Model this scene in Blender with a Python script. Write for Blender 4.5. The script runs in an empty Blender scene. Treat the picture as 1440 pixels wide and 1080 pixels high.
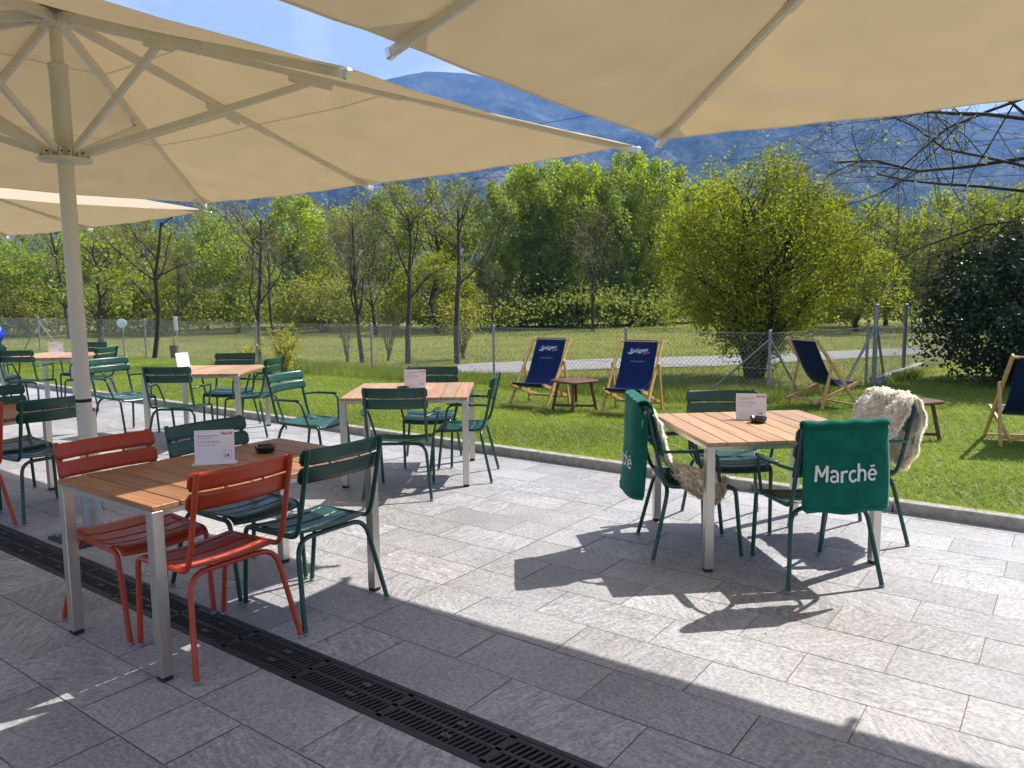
import bpy, bmesh, math, random
import numpy as np
from mathutils import Vector, Matrix, noise as mnoise

S = bpy.context.scene
COL = S.collection
PI = math.pi
random.seed(7)
RNG = np.random.default_rng(11)
YAW = 0.63550
CA, SA = math.cos(YAW), math.sin(YAW)
TERR = -YAW                      # rotation of the terrace grid


def W(a, b, z=0.0):              # terrace grid (a along the drain, b towards the lawn) -> world
    return Vector((a * CA + b * SA, -a * SA + b * CA, z))


def AB(x, y):
    return (x * CA - y * SA, x * SA + y * CA)


def facing(fx, fy):
    return math.atan2(-fx, fy)


FA_POS = facing(CA, -SA)
FA_NEG = facing(-CA, SA)

# ------------------------------------------------------------------ camera
F_PX, PITCH, ROLL, CAMH = 1088.2, 0.11801, -0.0106, 1.568
fw = Vector((0, math.cos(PITCH), -math.sin(PITCH)))
rt0 = Vector((1, 0, 0))
up0 = rt0.cross(fw)
rt = rt0 * math.cos(ROLL) + up0 * math.sin(ROLL)
up = up0 * math.cos(ROLL) - rt0 * math.sin(ROLL)
cam = bpy.data.cameras.new('camera')
co = bpy.data.objects.new('camera', cam)
COL.objects.link(co)
co.matrix_world = Matrix(((rt.x, up.x, -fw.x, 0), (rt.y, up.y, -fw.y, 0), (rt.z, up.z, -fw.z, CAMH), (0, 0, 0, 1)))
cam.sensor_width = 36
cam.lens = 36 * F_PX / 1440
cam.clip_end = 20000
cam.clip_start = 0.05
S.camera = co


def pix_dir(px, py):
    return fw + rt * ((px - 720) / F_PX) - up * ((py - 540) / F_PX)


# ------------------------------------------------------------------ materials
def newmat(name):
    m = bpy.data.materials.new(name)
    m.use_nodes = True
    nt = m.node_tree
    b = nt.nodes['Principled BSDF']
    return m, nt, b


def N(nt, t, **k):
    n = nt.nodes.new(t)
    for a, v in k.items():
        setattr(n, a, v)
    return n


def L(nt, a, b):
    nt.links.new(a, b)


def pm(name, col, rough=0.5, metal=0.0, var=0.12, scale=18.0, bump=0.0, bscale=None, stretch=None, coat=0.0, spec=None, rvar=0.0, orand=0.0):
    m, nt, b = newmat(name)
    tc = N(nt, 'ShaderNodeTexCoord')
    src = tc.outputs['Object']
    if stretch:
        mp = N(nt, 'ShaderNodeMapping')
        mp.inputs['Scale'].default_value = stretch
        L(nt, src, mp.inputs['Vector'])
        src = mp.outputs['Vector']
    nz = N(nt, 'ShaderNodeTexNoise')
    nz.inputs['Scale'].default_value = scale
    nz.inputs['Detail'].default_value = 5
    L(nt, src, nz.inputs['Vector'])
    mr = N(nt, 'ShaderNodeMapRange')
    mr.inputs['From Min'].default_value = 0.3
    mr.inputs['From Max'].default_value = 0.7
    mr.inputs['To Min'].default_value = 1 - var
    mr.inputs['To Max'].default_value = 1 + var
    L(nt, nz.outputs['Fac'], mr.inputs['Value'])
    mx = N(nt, 'ShaderNodeVectorMath', operation='SCALE')
    mx.inputs[0].default_value = col
    L(nt, mr.outputs['Result'], mx.inputs['Scale'])
    cout = mx.outputs['Vector']
    if orand:
        oi = N(nt, 'ShaderNodeObjectInfo')
        mo = N(nt, 'ShaderNodeMapRange')
        mo.inputs['To Min'].default_value = 1 - orand
        mo.inputs['To Max'].default_value = 1 + orand
        L(nt, oi.outputs['Random'], mo.inputs['Value'])
        m4 = N(nt, 'ShaderNodeVectorMath', operation='SCALE')
        L(nt, cout, m4.inputs[0])
        L(nt, mo.outputs[0], m4.inputs['Scale'])
        # dust settles in faint patches
        nd = N(nt, 'ShaderNodeTexNoise')
        nd.inputs['Scale'].default_value = 9
        nd.inputs['Detail'].default_value = 9
        nd.inputs['Roughness'].default_value = 0.75
        L(nt, src, nd.inputs['Vector'])
        md = N(nt, 'ShaderNodeMapRange')
        md.inputs['From Min'].default_value = 0.50
        md.inputs['From Max'].default_value = 0.78
        md.inputs['To Max'].default_value = 0.16
        L(nt, nd.outputs['Fac'], md.inputs['Value'])
        m5 = N(nt, 'ShaderNodeMix', data_type='RGBA')
        m5.inputs[7].default_value = (0.30, 0.28, 0.24, 1)
        L(nt, md.outputs[0], m5.inputs[0])
        L(nt, m4.outputs['Vector'], m5.inputs[6])
        cout = m5.outputs[2]
    L(nt, cout, b.inputs['Base Color'])
    b.inputs['Roughness'].default_value = rough
    b.inputs['Metallic'].default_value = metal
    if coat:
        b.inputs['Coat Weight'].default_value = coat
    if spec is not None:
        b.inputs['Specular IOR Level'].default_value = spec
    if rvar:
        m2 = N(nt, 'ShaderNodeMapRange')
        m2.inputs['From Min'].default_value = 0.3
        m2.inputs['From Max'].default_value = 0.7
        m2.inputs['To Min'].default_value = max(0.03, rough - rvar)
        m2.inputs['To Max'].default_value = rough + rvar
        L(nt, nz.outputs['Fac'], m2.inputs['Value'])
        L(nt, m2.outputs['Result'], b.inputs['Roughness'])
    if bump:
        n2 = nz
        if bscale:
            n2 = N(nt, 'ShaderNodeTexNoise')
            n2.inputs['Scale'].default_value = bscale
            n2.inputs['Detail'].default_value = 4
            L(nt, src, n2.inputs['Vector'])
        bp = N(nt, 'ShaderNodeBump')
        bp.inputs['Strength'].default_value = bump
        bp.inputs['Distance'].default_value = 0.01
        L(nt, n2.outputs['Fac'], bp.inputs['Height'])
        L(nt, bp.outputs['Normal'], b.inputs['Normal'])
    return m


def attr_tone(nt, lo=0.75, hi=1.25):
    at = N(nt, 'ShaderNodeAttribute')
    at.attribute_name = 'tone'
    sep = N(nt, 'ShaderNodeSeparateColor')
    L(nt, at.outputs['Color'], sep.inputs[0])
    mr = N(nt, 'ShaderNodeMapRange')
    mr.inputs['To Min'].default_value = lo
    mr.inputs['To Max'].default_value = hi
    L(nt, sep.outputs[0], mr.inputs['Value'])
    return mr.outputs['Result'], sep


def leafmat(name, c1, c2, trans=0.45, lo=0.6, hi=1.35, rough=0.55, tc=None, gloss=0.025):
    """thin leaves: diffuse + translucent, tone varies leaf by leaf between c1 and c2"""
    m, nt, b = newmat(name)
    nt.nodes.remove(b)
    out = nt.nodes['Material Output']
    tone, sep = attr_tone(nt, lo, hi)
    mix = N(nt, 'ShaderNodeMix', data_type='RGBA')
    mix.inputs[6].default_value = (*c1, 1)
    mix.inputs[7].default_value = (*c2, 1)
    L(nt, sep.outputs[1], mix.inputs[0])
    sc = N(nt, 'ShaderNodeVectorMath', operation='SCALE')
    L(nt, mix.outputs[2], sc.inputs[0])
    L(nt, tone, sc.inputs['Scale'])
    d = N(nt, 'ShaderNodeBsdfDiffuse')
    L(nt, sc.outputs['Vector'], d.inputs['Color'])
    t = N(nt, 'ShaderNodeBsdfTranslucent')
    ml = N(nt, 'ShaderNodeVectorMath', operation='MULTIPLY')
    ml.inputs[1].default_value = tc or (1.5, 1.6, 0.7)
    L(nt, sc.outputs['Vector'], ml.inputs[0])
    L(nt, ml.outputs['Vector'], t.inputs['Color'])
    ms = N(nt, 'ShaderNodeMixShader')
    ms.inputs[0].default_value = trans
    L(nt, d.outputs[0], ms.inputs[1])
    L(nt, t.outputs[0], ms.inputs[2])
    g = N(nt, 'ShaderNodeBsdfGlossy')
    g.inputs['Roughness'].default_value = rough
    g.inputs['Color'].default_value = (0.8, 0.8, 0.8, 1)
    m3 = N(nt, 'ShaderNodeMixShader')
    m3.inputs[0].default_value = gloss
    L(nt, ms.outputs[0], m3.inputs[1])
    L(nt, g.outputs[0], m3.inputs[2])
    L(nt, m3.outputs[0], out.inputs['Surface'])
    return m


M = {}
M['green_paint'] = pm('green_paint', (0.008, 0.062, 0.043), 0.34, var=0.10, scale=6, bump=0.03, bscale=400, rvar=0.08, orand=.16)
M['red_paint'] = pm('red_paint', (0.45, 0.046, 0.012), 0.38, var=0.10, scale=6, bump=0.03, bscale=400, rvar=0.08, orand=.08)
M['steel'] = pm('brushed_steel', (0.60, 0.56, 0.50), 0.36, 1.0, var=0.10, scale=30, stretch=(25, 25, 0.6), rvar=0.08)
M['steel_rail'] = pm('steel_rail', (0.55, 0.53, 0.49), 0.40, 1.0, var=0.08, scale=20)
M['black_rubber'] = pm('black_rubber', (0.015, 0.015, 0.015), 0.7)
M['glide'] = pm('glide_plastic', (0.22, 0.22, 0.21), 0.5)
M['pole'] = pm('pole_lacquer', (0.66, 0.60, 0.50), 0.40, 0.0, var=0.04, scale=5, rvar=0.08)
M['alu'] = pm('aluminium', (0.70, 0.69, 0.66), 0.35, 1.0, var=0.06)
M['rib'] = pm('rib_lacquer', (0.66, 0.62, 0.54), 0.42, 0.0, var=0.05, scale=8)
M['galv'] = pm('galvanised_steel', (0.30, 0.31, 0.32), 0.55, 0.6, var=0.2, scale=25, rvar=0.1)
M['wire'] = pm('galvanised_wire', (0.34, 0.35, 0.35), 0.55, 0.4, var=0.1)
M['iron'] = pm('cast_iron', (0.040, 0.039, 0.040), 0.55, 0.3, var=0.3, scale=30, bump=0.2, bscale=120, rvar=0.12)
M['bolt'] = pm('bolt_plate', (0.075, 0.085, 0.10), 0.5, 0.4, var=0.3)
M['ashglass'] = pm('black_glass', (0.006, 0.006, 0.008), 0.08, 0, coat=0.4)
M['paper'] = pm('card_paper', (0.80, 0.74, 0.765), 0.35, var=0.02, coat=0.3)
M['ink'] = pm('grey_ink', (0.30, 0.27, 0.32), 0.6)
M['redink'] = pm('red_ink', (0.55, 0.06, 0.05), 0.6)
M['blueink'] = pm('pen_ink', (0.06, 0.06, 0.16), 0.6)
M['ash_wood'] = pm('deck_beech', (0.56, 0.33, 0.12), 0.45, var=0.22, scale=14, stretch=(12, 1.5, 1.5), bump=0.05)
M['dark_wood'] = pm('acacia_wood', (0.135, 0.050, 0.022), 0.42, var=0.35, scale=12, stretch=(1.2, 10, 10), bump=0.05, rvar=0.08)
M['white_print'] = pm('white_print', (0.72, 0.75, 0.80), 0.7)
M['faint_print'] = pm('faint_print', (0.30, 0.34, 0.45), 0.7)
M['red_print'] = pm('red_print', (0.50, 0.22, 0.20), 0.7)
M['thread'] = pm('white_thread', (0.74, 0.73, 0.70), 0.85, var=0.12, scale=150, bump=0.3, bscale=300)
M['bark'] = pm('dark_bark', (0.052, 0.040, 0.030), 0.9, var=0.45, scale=10, stretch=(3, 3, 0.6), bump=0.8, bscale=14)
M['bark_grey'] = pm('grey_bark', (0.12, 0.10, 0.075), 0.9, var=0.4, scale=10, stretch=(3, 3, 0.6), bump=0.6)
M['twig'] = pm('twig_bark', (0.15, 0.115, 0.075), 0.9, var=0.3, scale=6)
M['sign_white'] = pm('sign_enamel', (0.78, 0.79, 0.80), 0.4, var=0.04)
M['sign_yellow'] = pm('yellow_enamel', (0.75, 0.42, 0.02), 0.4)
M['bin'] = pm('bin_plastic', (0.02, 0.022, 0.03), 0.5)
M['blue_nylon'] = pm('blue_nylon', (0.01, 0.06, 0.62), 0.35, var=0.25, scale=14, bump=0.4, bscale=20)
M['kerb'] = pm('kerb_granite', (0.35, 0.325, 0.275), 0.85, var=0.28, scale=16, bump=0.3, bscale=90)
M['concrete'] = pm('concrete', (0.34, 0.32, 0.27), 0.9, var=0.2, scale=8, bump=0.3, bscale=60)
M['cable'] = pm('cable', (0.02, 0.02, 0.02), 0.6)
M['soil'] = pm('soil', (0.06, 0.045, 0.03), 0.95, var=0.4, scale=5, bump=0.5)


def fabric(name, dif, tra, fac, weave=900, seam=True, bump=0.15):
    m, nt, b = newmat(name)
    nt.nodes.remove(b)
    out = nt.nodes['Material Output']
    uv = N(nt, 'ShaderNodeUVMap')
    sep = N(nt, 'ShaderNodeSeparateXYZ')
    L(nt, uv.outputs['UV'], sep.inputs[0])
    tc = N(nt, 'ShaderNodeTexCoord')
    nz = N(nt, 'ShaderNodeTexNoise')
    nz.inputs['Scale'].default_value = 3.5
    nz.inputs['Detail'].default_value = 6
    L(nt, tc.outputs['Object'], nz.inputs['Vector'])
    mr = N(nt, 'ShaderNodeMapRange')
    mr.inputs['From Min'].default_value = 0.3
    mr.inputs['From Max'].default_value = 0.7
    mr.inputs['To Min'].default_value = 0.89
    mr.inputs['To Max'].default_value = 1.08
    L(nt, nz.outputs['Fac'], mr.inputs['Value'])
    fine = N(nt, 'ShaderNodeTexNoise')
    fine.inputs['Scale'].default_value = 260
    fine.inputs['Detail'].default_value = 2
    L(nt, tc.outputs['Object'], fine.inputs['Vector'])
    mf = N(nt, 'ShaderNodeMapRange')
    mf.inputs['To Min'].default_value = 0.9
    mf.inputs['To Max'].default_value = 1.1
    L(nt, fine.outputs['Fac'], mf.inputs['Value'])
    tot = N(nt, 'ShaderNodeMath', operation='MULTIPLY')
    L(nt, mr.outputs[0], tot.inputs[0])
    L(nt, mf.outputs[0], tot.inputs[1])
    tfac = tot.outputs[0]
    if seam:      # doubled cloth lets less light through: seam across each panel, hem, pockets at the rib ends
        def band(center, width):
            s = N(nt, 'ShaderNodeMath', operation='SUBTRACT')
            L(nt, sep.outputs['Y'], s.inputs[0])
            s.inputs[1].default_value = center
            a = N(nt, 'ShaderNodeMath', operation='ABSOLUTE')
            L(nt, s.outputs[0], a.inputs[0])
            c = N(nt, 'ShaderNodeMath', operation='LESS_THAN')
            L(nt, a.outputs[0], c.inputs[0])
            c.inputs[1].default_value = width
            return c.outputs[0]
        bands = [band(0.56, 0.0035), band(0.22, 0.003), band(1.0, 0.006)]
        # pocket: close to a rib (u near 0 or 1) and close to the hem
        u1 = N(nt, 'ShaderNodeMath', operation='SUBTRACT')
        u1.inputs[0].default_value = 0.5
        L(nt, sep.outputs['X'], u1.inputs[1])
        u2 = N(nt, 'ShaderNodeMath', operation='ABSOLUTE')
        L(nt, u1.outputs[0], u2.inputs[0])
        sm = N(nt, 'ShaderNodeMath', operation='MULTIPLY_ADD')
        L(nt, u2.outputs[0], sm.inputs[0])
        sm.inputs[1].default_value = 1.0
        L(nt, sep.outputs['Y'], sm.inputs[2])
        gt = N(nt, 'ShaderNodeMath', operation='GREATER_THAN')
        L(nt, sm.outputs[0], gt.inputs[0])
        gt.inputs[1].default_value = 1.43
        bands.append(gt.outputs[0])
        acc = bands[0]
        for q in bands[1:]:
            mxn = N(nt, 'ShaderNodeMath', operation='MAXIMUM')
            L(nt, acc, mxn.inputs[0])
            L(nt, q, mxn.inputs[1])
            acc = mxn.outputs[0]
        k = N(nt, 'ShaderNodeMath', operation='MULTIPLY_ADD')
        L(nt, acc, k.inputs[0])
        k.inputs[1].default_value = -0.45
        k.inputs[2].default_value = 1.0
        k2 = N(nt, 'ShaderNodeMath', operation='MULTIPLY')
        L(nt, tfac, k2.inputs[0])
        L(nt, k.outputs[0], k2.inputs[1])
        tfac = k2.outputs[0]
    d = N(nt, 'ShaderNodeBsdfDiffuse')
    d.inputs['Color'].default_value = (*dif, 1)
    t = N(nt, 'ShaderNodeBsdfTranslucent')
    sc = N(nt, 'ShaderNodeVectorMath', operation='SCALE')
    sc.inputs[0].default_value = tra
    L(nt, tfac, sc.inputs['Scale'])
    L(nt, sc.outputs['Vector'], t.inputs['Color'])
    ms = N(nt, 'ShaderNodeMixShader')
    ms.inputs[0].default_value = fac
    L(nt, d.outputs[0], ms.inputs[1])
    L(nt, t.outputs[0], ms.inputs[2])
    if not seam:      # waxed canvas has a soft shine
        g = N(nt, 'ShaderNodeBsdfGlossy')
        g.inputs['Roughness'].default_value = 0.5
        m3 = N(nt, 'ShaderNodeMixShader')
        fr_ = N(nt, 'ShaderNodeFresnel')
        fr_.inputs['IOR'].default_value = 1.22
        L(nt, fr_.outputs[0], m3.inputs[0])
        L(nt, ms.outputs[0], m3.inputs[1])
        L(nt, g.outputs[0], m3.inputs[2])
        ms = m3
    L(nt, ms.outputs[0], out.inputs['Surface'])
    return m


M['canopy'] = fabric('canopy_cloth', (0.74, 0.64, 0.48), (0.265, 0.190, 0.095), 0.45)
M['sling'] = fabric('navy_canvas', (0.008, 0.022, 0.095), (0.005, 0.018, 0.08), 0.12, seam=False)


def fleece(name, col):
    m, nt, b = newmat(name)
    tc = N(nt, 'ShaderNodeTexCoord')
    nz = N(nt, 'ShaderNodeTexNoise')
    nz.inputs['Scale'].default_value = 14
    nz.inputs['Detail'].default_value = 6
    L(nt, tc.outputs['Object'], nz.inputs['Vector'])
    mr = N(nt, 'ShaderNodeMapRange')
    mr.inputs['From Min'].default_value = 0.3
    mr.inputs['From Max'].default_value = 0.7
    mr.inputs['To Min'].default_value = 0.8
    mr.inputs['To Max'].default_value = 1.2
    L(nt, nz.outputs['Fac'], mr.inputs['Value'])
    sc = N(nt, 'ShaderNodeVectorMath', operation='SCALE')
    sc.inputs[0].default_value = col
    L(nt, mr.outputs[0], sc.inputs['Scale'])
    L(nt, sc.outputs['Vector'], b.inputs['Base Color'])
    b.inputs['Roughness'].default_value = 0.95
    b.inputs['Sheen Weight'].default_value = 0.35
    b.inputs['Sheen Roughness'].default_value = 0.4
    b.inputs['Sheen Tint'].default_value = (0.5, 0.9, 0.8, 1)
    b.inputs['Specular IOR Level'].default_value = 0.1
    f = N(nt, 'ShaderNodeTexNoise')
    f.inputs['Scale'].default_value = 240
    L(nt, tc.outputs['Object'], f.inputs['Vector'])
    bp = N(nt, 'ShaderNodeBump')
    bp.inputs['Strength'].default_value = 0.5
    bp.inputs['Distance'].default_value = 0.004
    L(nt, f.outputs['Fac'], bp.inputs['Height'])
    L(nt, bp.outputs['Normal'], b.inputs['Normal'])
    return m


M['fleece'] = fleece('green_fleece', (0.006, 0.115, 0.078))
M['hide'] = pm('sheep_fleece', (0.94, 0.90, 0.81), 0.95, var=0.05, scale=40, bump=0.9, bscale=110, spec=0.05)
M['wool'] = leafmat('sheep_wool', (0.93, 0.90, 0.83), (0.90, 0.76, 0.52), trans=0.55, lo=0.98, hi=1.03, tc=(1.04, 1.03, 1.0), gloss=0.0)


def teak(name='teak_slats', c0=(0.295, 0.168, 0.090), c1=(0.53, 0.362, 0.222)):
    m, nt, b = newmat(name)
    tone, sep = attr_tone(nt, 0.78, 1.22)
    tc = N(nt, 'ShaderNodeTexCoord')
    mp = N(nt, 'ShaderNodeMapping')
    mp.inputs['Scale'].default_value = (1.6, 45, 20)
    L(nt, tc.outputs['Object'], mp.inputs['Vector'])
    cb = N(nt, 'ShaderNodeCombineXYZ')
    ml = N(nt, 'ShaderNodeMath', operation='MULTIPLY')
    L(nt, sep.outputs[1], ml.inputs[0])
    ml.inputs[1].default_value = 40
    L(nt, ml.outputs[0], cb.inputs[0])
    ad = N(nt, 'ShaderNodeVectorMath', operation='ADD')
    L(nt, mp.outputs[0], ad.inputs[0])
    L(nt, cb.outputs[0], ad.inputs[1])
    nz = N(nt, 'ShaderNodeTexNoise')
    nz.inputs['Scale'].default_value = 1.3
    nz.inputs['Detail'].default_value = 7
    nz.inputs['Roughness'].default_value = 0.6
    L(nt, ad.outputs[0], nz.inputs['Vector'])
    rp = N(nt, 'ShaderNodeValToRGB')
    e = rp.color_ramp.elements
    e[0].position, e[0].color = 0.28, (*c0, 1)
    e[1].position, e[1].color = 0.72, (*c1, 1)
    L(nt, nz.outputs['Fac'], rp.inputs[0])
    mx = N(nt, 'ShaderNodeMix', data_type='RGBA')     # some boards are redder
    mx.blend_type = 'MULTIPLY'
    mx.inputs[7].default_value = (1.0, 0.84, 0.76, 1)
    L(nt, sep.outputs[2], mx.inputs[0])
    L(nt, rp.outputs[0], mx.inputs[6])
    sc = N(nt, 'ShaderNodeVectorMath', operation='SCALE')
    L(nt, mx.outputs[2], sc.inputs[0])
    L(nt, tone, sc.inputs['Scale'])
    L(nt, sc.outputs['Vector'], b.inputs['Base Color'])
    b.inputs['Roughness'].default_value = 0.5
    bp = N(nt, 'ShaderNodeBump')
    bp.inputs['Strength'].default_value = 0.12
    bp.inputs['Distance'].default_value = 0.004
    L(nt, nz.outputs['Fac'], bp.inputs['Height'])
    L(nt, bp.outputs['Normal'], b.inputs['Normal'])
    return m


M['teak'] = teak()
M['teak_dark'] = teak('dark_teak_slats', (0.215, 0.088, 0.036), (0.43, 0.225, 0.105))  # darker, redder board colours for the long tables


def gneiss():
    m, nt, b = newmat('gneiss_slabs')
    tone, sep = attr_tone(nt, 0.89, 1.10)
    geo = N(nt, 'ShaderNodeTexCoord')
    ang = N(nt, 'ShaderNodeMath', operation='MULTIPLY')
    L(nt, sep.outputs[1], ang.inputs[0])
    ang.inputs[1].default_value = 6.28
    off = N(nt, 'ShaderNodeCombineXYZ')
    om = N(nt, 'ShaderNodeMath', operation='MULTIPLY')
    L(nt, sep.outputs[1], om.inputs[0])
    om.inputs[1].default_value = 77
    L(nt, om.outputs[0], off.inputs[2])
    vr = N(nt, 'ShaderNodeVectorRotate', rotation_type='Z_AXIS')
    L(nt, geo.outputs['Object'], vr.inputs['Vector'])
    L(nt, ang.outputs[0], vr.inputs['Angle'])
    ad = N(nt, 'ShaderNodeVectorMath', operation='ADD')
    L(nt, vr.outputs[0], ad.inputs[0])
    L(nt, off.outputs[0], ad.inputs[1])
    mp = N(nt, 'ShaderNodeMapping')
    mp.inputs['Scale'].default_value = (8, 44, 1)
    L(nt, ad.outputs[0], mp.inputs['Vector'])
    st = N(nt, 'ShaderNodeTexNoise')
    st.inputs['Scale'].default_value = 1.0
    st.inputs['Detail'].default_value = 6
    st.inputs['Roughness'].default_value = 0.62
    st.inputs['Distortion'].default_value = 0.9
    L(nt, mp.outputs[0], st.inputs['Vector'])
    sp = N(nt, 'ShaderNodeTexNoise')
    sp.inputs['Scale'].default_value = 62
    sp.inputs['Detail'].default_value = 4
    sp.inputs['Roughness'].default_value = 0.7
    L(nt, ad.outputs[0], sp.inputs['Vector'])
    bl = N(nt, 'ShaderNodeTexNoise')
    bl.inputs['Scale'].default_value = 2.2
    bl.inputs['Detail'].default_value = 5
    L(nt, ad.outputs[0], bl.inputs['Vector'])

    def rng(src, f0, f1, t0, t1):
        r = N(nt, 'ShaderNodeMapRange')
        for i, v in zip(('From Min', 'From Max', 'To Min', 'To Max'), (f0, f1, t0, t1)):
            r.inputs[i].default_value = v
        L(nt, src, r.inputs['Value'])
        return r.outputs[0]

    def mul(a, c):
        q = N(nt, 'ShaderNodeMath', operation='MULTIPLY')
        L(nt, a, q.inputs[0])
        L(nt, c, q.inputs[1])
        return q.outputs[0]
    streak = rng(st.outputs['Fac'], 0.32, 0.68, -1, 1)
    amt = rng(sep.outputs[2], 0, 1, 0.04, 0.33)
    s1 = N(nt, 'ShaderNodeMath', operation='MULTIPLY_ADD')
    L(nt, streak, s1.inputs[0])
    L(nt, amt, s1.inputs[1])
    s1.inputs[2].default_value = 1
    speck = rng(sp.outputs['Fac'], 0.3, 0.7, 0.58, 1.42)
    blot = rng(bl.outputs['Fac'], 0.3, 0.7, 0.86, 1.12)
    v = mul(mul(mul(s1.outputs[0], speck), blot), tone)
    sc = N(nt, 'ShaderNodeVectorMath', operation='SCALE')
    sc.inputs[0].default_value = (0.345, 0.338, 0.345)
    L(nt, v, sc.inputs['Scale'])
    # dirt: brownish film in blotches
    dn = N(nt, 'ShaderNodeTexNoise')
    dn.inputs['Scale'].default_value = 0.9
    dn.inputs['Detail'].default_value = 8
    L(nt, geo.outputs['Object'], dn.inputs['Vector'])
    mx = N(nt, 'ShaderNodeMix', data_type='RGBA')
    mx.blend_type = 'MULTIPLY'
    mx.inputs[7].default_value = (0.84, 0.80, 0.76, 1)
    L(nt, rng(dn.outputs['Fac'], 0.45, 0.7, 0, 0.8), mx.inputs[0])
    L(nt, sc.outputs['Vector'], mx.inputs[6])
    L(nt, mx.outputs[2], b.inputs['Base Color'])
    b.inputs['Roughness'].default_value = 0.6
    L(nt, rng(sp.outputs['Fac'], 0.3, 0.7, 0.45, 0.75), b.inputs['Roughness'])
    bp = N(nt, 'ShaderNodeBump')
    bp.inputs['Strength'].default_value = 0.25
    bp.inputs['Distance'].default_value = 0.004
    L(nt, sp.outputs['Fac'], bp.inputs['Height'])
    L(nt, bp.outputs['Normal'], b.inputs['Normal'])
    return m


M['gneiss'] = gneiss()
M['mortar'] = pm('mortar_joint', (0.20, 0.18, 0.155), 0.95, var=0.25, scale=20)


def groundmat(name, stops, scale, fine=60, rough=0.95, bump=0.4):
    m, nt, b = newmat(name)
    tc = N(nt, 'ShaderNodeTexCoord')
    n1 = N(nt, 'ShaderNodeTexNoise')
    n1.inputs['Scale'].default_value = scale
    n1.inputs['Detail'].default_value = 8
    n1.inputs['Roughness'].default_value = 0.65
    L(nt, tc.outputs['Object'], n1.inputs['Vector'])
    rp = N(nt, 'ShaderNodeValToRGB')
    els = rp.color_ramp.elements
    while len(els) < len(stops):
        els.new(0.5)
    for e, (p, c) in zip(els, stops):
        e.position = p
        e.color = (*c, 1)
    L(nt, n1.outputs['Fac'], rp.inputs[0])
    n2 = N(nt, 'ShaderNodeTexNoise')
    n2.inputs['Scale'].default_value = fine
    n2.inputs['Detail'].default_value = 3
    L(nt, tc.outputs['Object'], n2.inputs['Vector'])
    mr = N(nt, 'ShaderNodeMapRange')
    mr.inputs['From Min'].default_value = 0.3
    mr.inputs['From Max'].default_value = 0.7
    mr.inputs['To Min'].default_value = 0.7
    mr.inputs['To Max'].default_value = 1.3
    L(nt, n2.outputs['Fac'], mr.inputs['Value'])
    sc = N(nt, 'ShaderNodeVectorMath', operation='SCALE')
    L(nt, rp.outputs[0], sc.inputs[0])
    L(nt, mr.outputs[0], sc.inputs['Scale'])
    L(nt, sc.outputs['Vector'], b.inputs['Base Color'])
    b.inputs['Roughness'].default_value = rough
    b.inputs['Specular IOR Level'].default_value = 0.15
    bp = N(nt, 'ShaderNodeBump')
    bp.inputs['Strength'].default_value = bump
    bp.inputs['Distance'].default_value = 0.03
    L(nt, n2.outputs['Fac'], bp.inputs['Height'])
    L(nt, bp.outputs['Normal'], b.inputs['Normal'])
    return m


M['lawn'] = groundmat('lawn_soil', [(0.3, (0.100, 0.145, 0.016)), (0.7, (0.145, 0.190, 0.026))], 1.2)
M['meadow'] = groundmat('meadow_ground', [(0.25, (0.135, 0.160, 0.032)), (0.5, (0.185, 0.195, 0.048)), (0.75, (0.24, 0.225, 0.075))], 0.5, fine=9)
M['gravel'] = groundmat('gravel_path', [(0.3, (0.21, 0.20, 0.19)), (0.7, (0.31, 0.295, 0.285))], 3, fine=40)
M['grass'] = leafmat('lawn_blades', (0.165, 0.225, 0.016), (0.240, 0.262, 0.028), trans=0.5, lo=0.7, hi=1.35, gloss=0.05)
M['tallgrass'] = leafmat('tall_blades', (0.110, 0.175, 0.018), (0.225, 0.225, 0.055), trans=0.5, lo=0.7, hi=1.3, gloss=0.05)
M['drygrass'] = leafmat('meadow_blades', (0.170, 0.185, 0.032), (0.265, 0.245, 0.075), trans=0.45, lo=0.75, hi=1.3, gloss=0.03)
M['daisy'] = pm('daisy_petal', (0.75, 0.75, 0.70), 0.7)
M['leaf_yellow'] = leafmat('leaves_yellow_green', (0.175, 0.208, 0.016), (0.255, 0.240, 0.020), trans=0.58, lo=0.7, hi=1.3)
M['leaf_pale'] = leafmat('leaves_pale_green', (0.235, 0.290, 0.034), (0.315, 0.335, 0.046), trans=0.6, lo=0.7, hi=1.3)
M['leaf_mid'] = leafmat('leaves_mid_green', (0.190, 0.245, 0.046), (0.270, 0.290, 0.062), trans=0.6, lo=0.65, hi=1.3)
M['leaf_olive'] = leafmat('leaves_olive', (0.205, 0.215, 0.052), (0.285, 0.255, 0.080), trans=0.55, lo=0.65, hi=1.3)
M['leaf_dark'] = leafmat('leaves_dark_wood', (0.150, 0.185, 0.036), (0.210, 0.215, 0.056), trans=0.55, lo=0.65, hi=1.3)
M['leaf_shrub'] = leafmat('leaves_evergreen', (0.022, 0.046, 0.016), (0.042, 0.062, 0.020), trans=0.15, lo=0.6, hi=1.4, rough=0.4, gloss=0.045)
M['leaf_red'] = leafmat('leaves_new_red', (0.12, 0.045, 0.022), (0.10, 0.06, 0.03), trans=0.3, lo=0.6, hi=1.4, rough=0.3, gloss=0.08)
M['blossom'] = leafmat('yellow_blossom', (0.36, 0.34, 0.03), (0.46, 0.40, 0.05), trans=0.45, lo=0.8, hi=1.2)
M['bud'] = leafmat('yellow_buds', (0.14, 0.12, 0.015), (0.20, 0.15, 0.02), trans=0.4, lo=0.7, hi=1.3)


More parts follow.
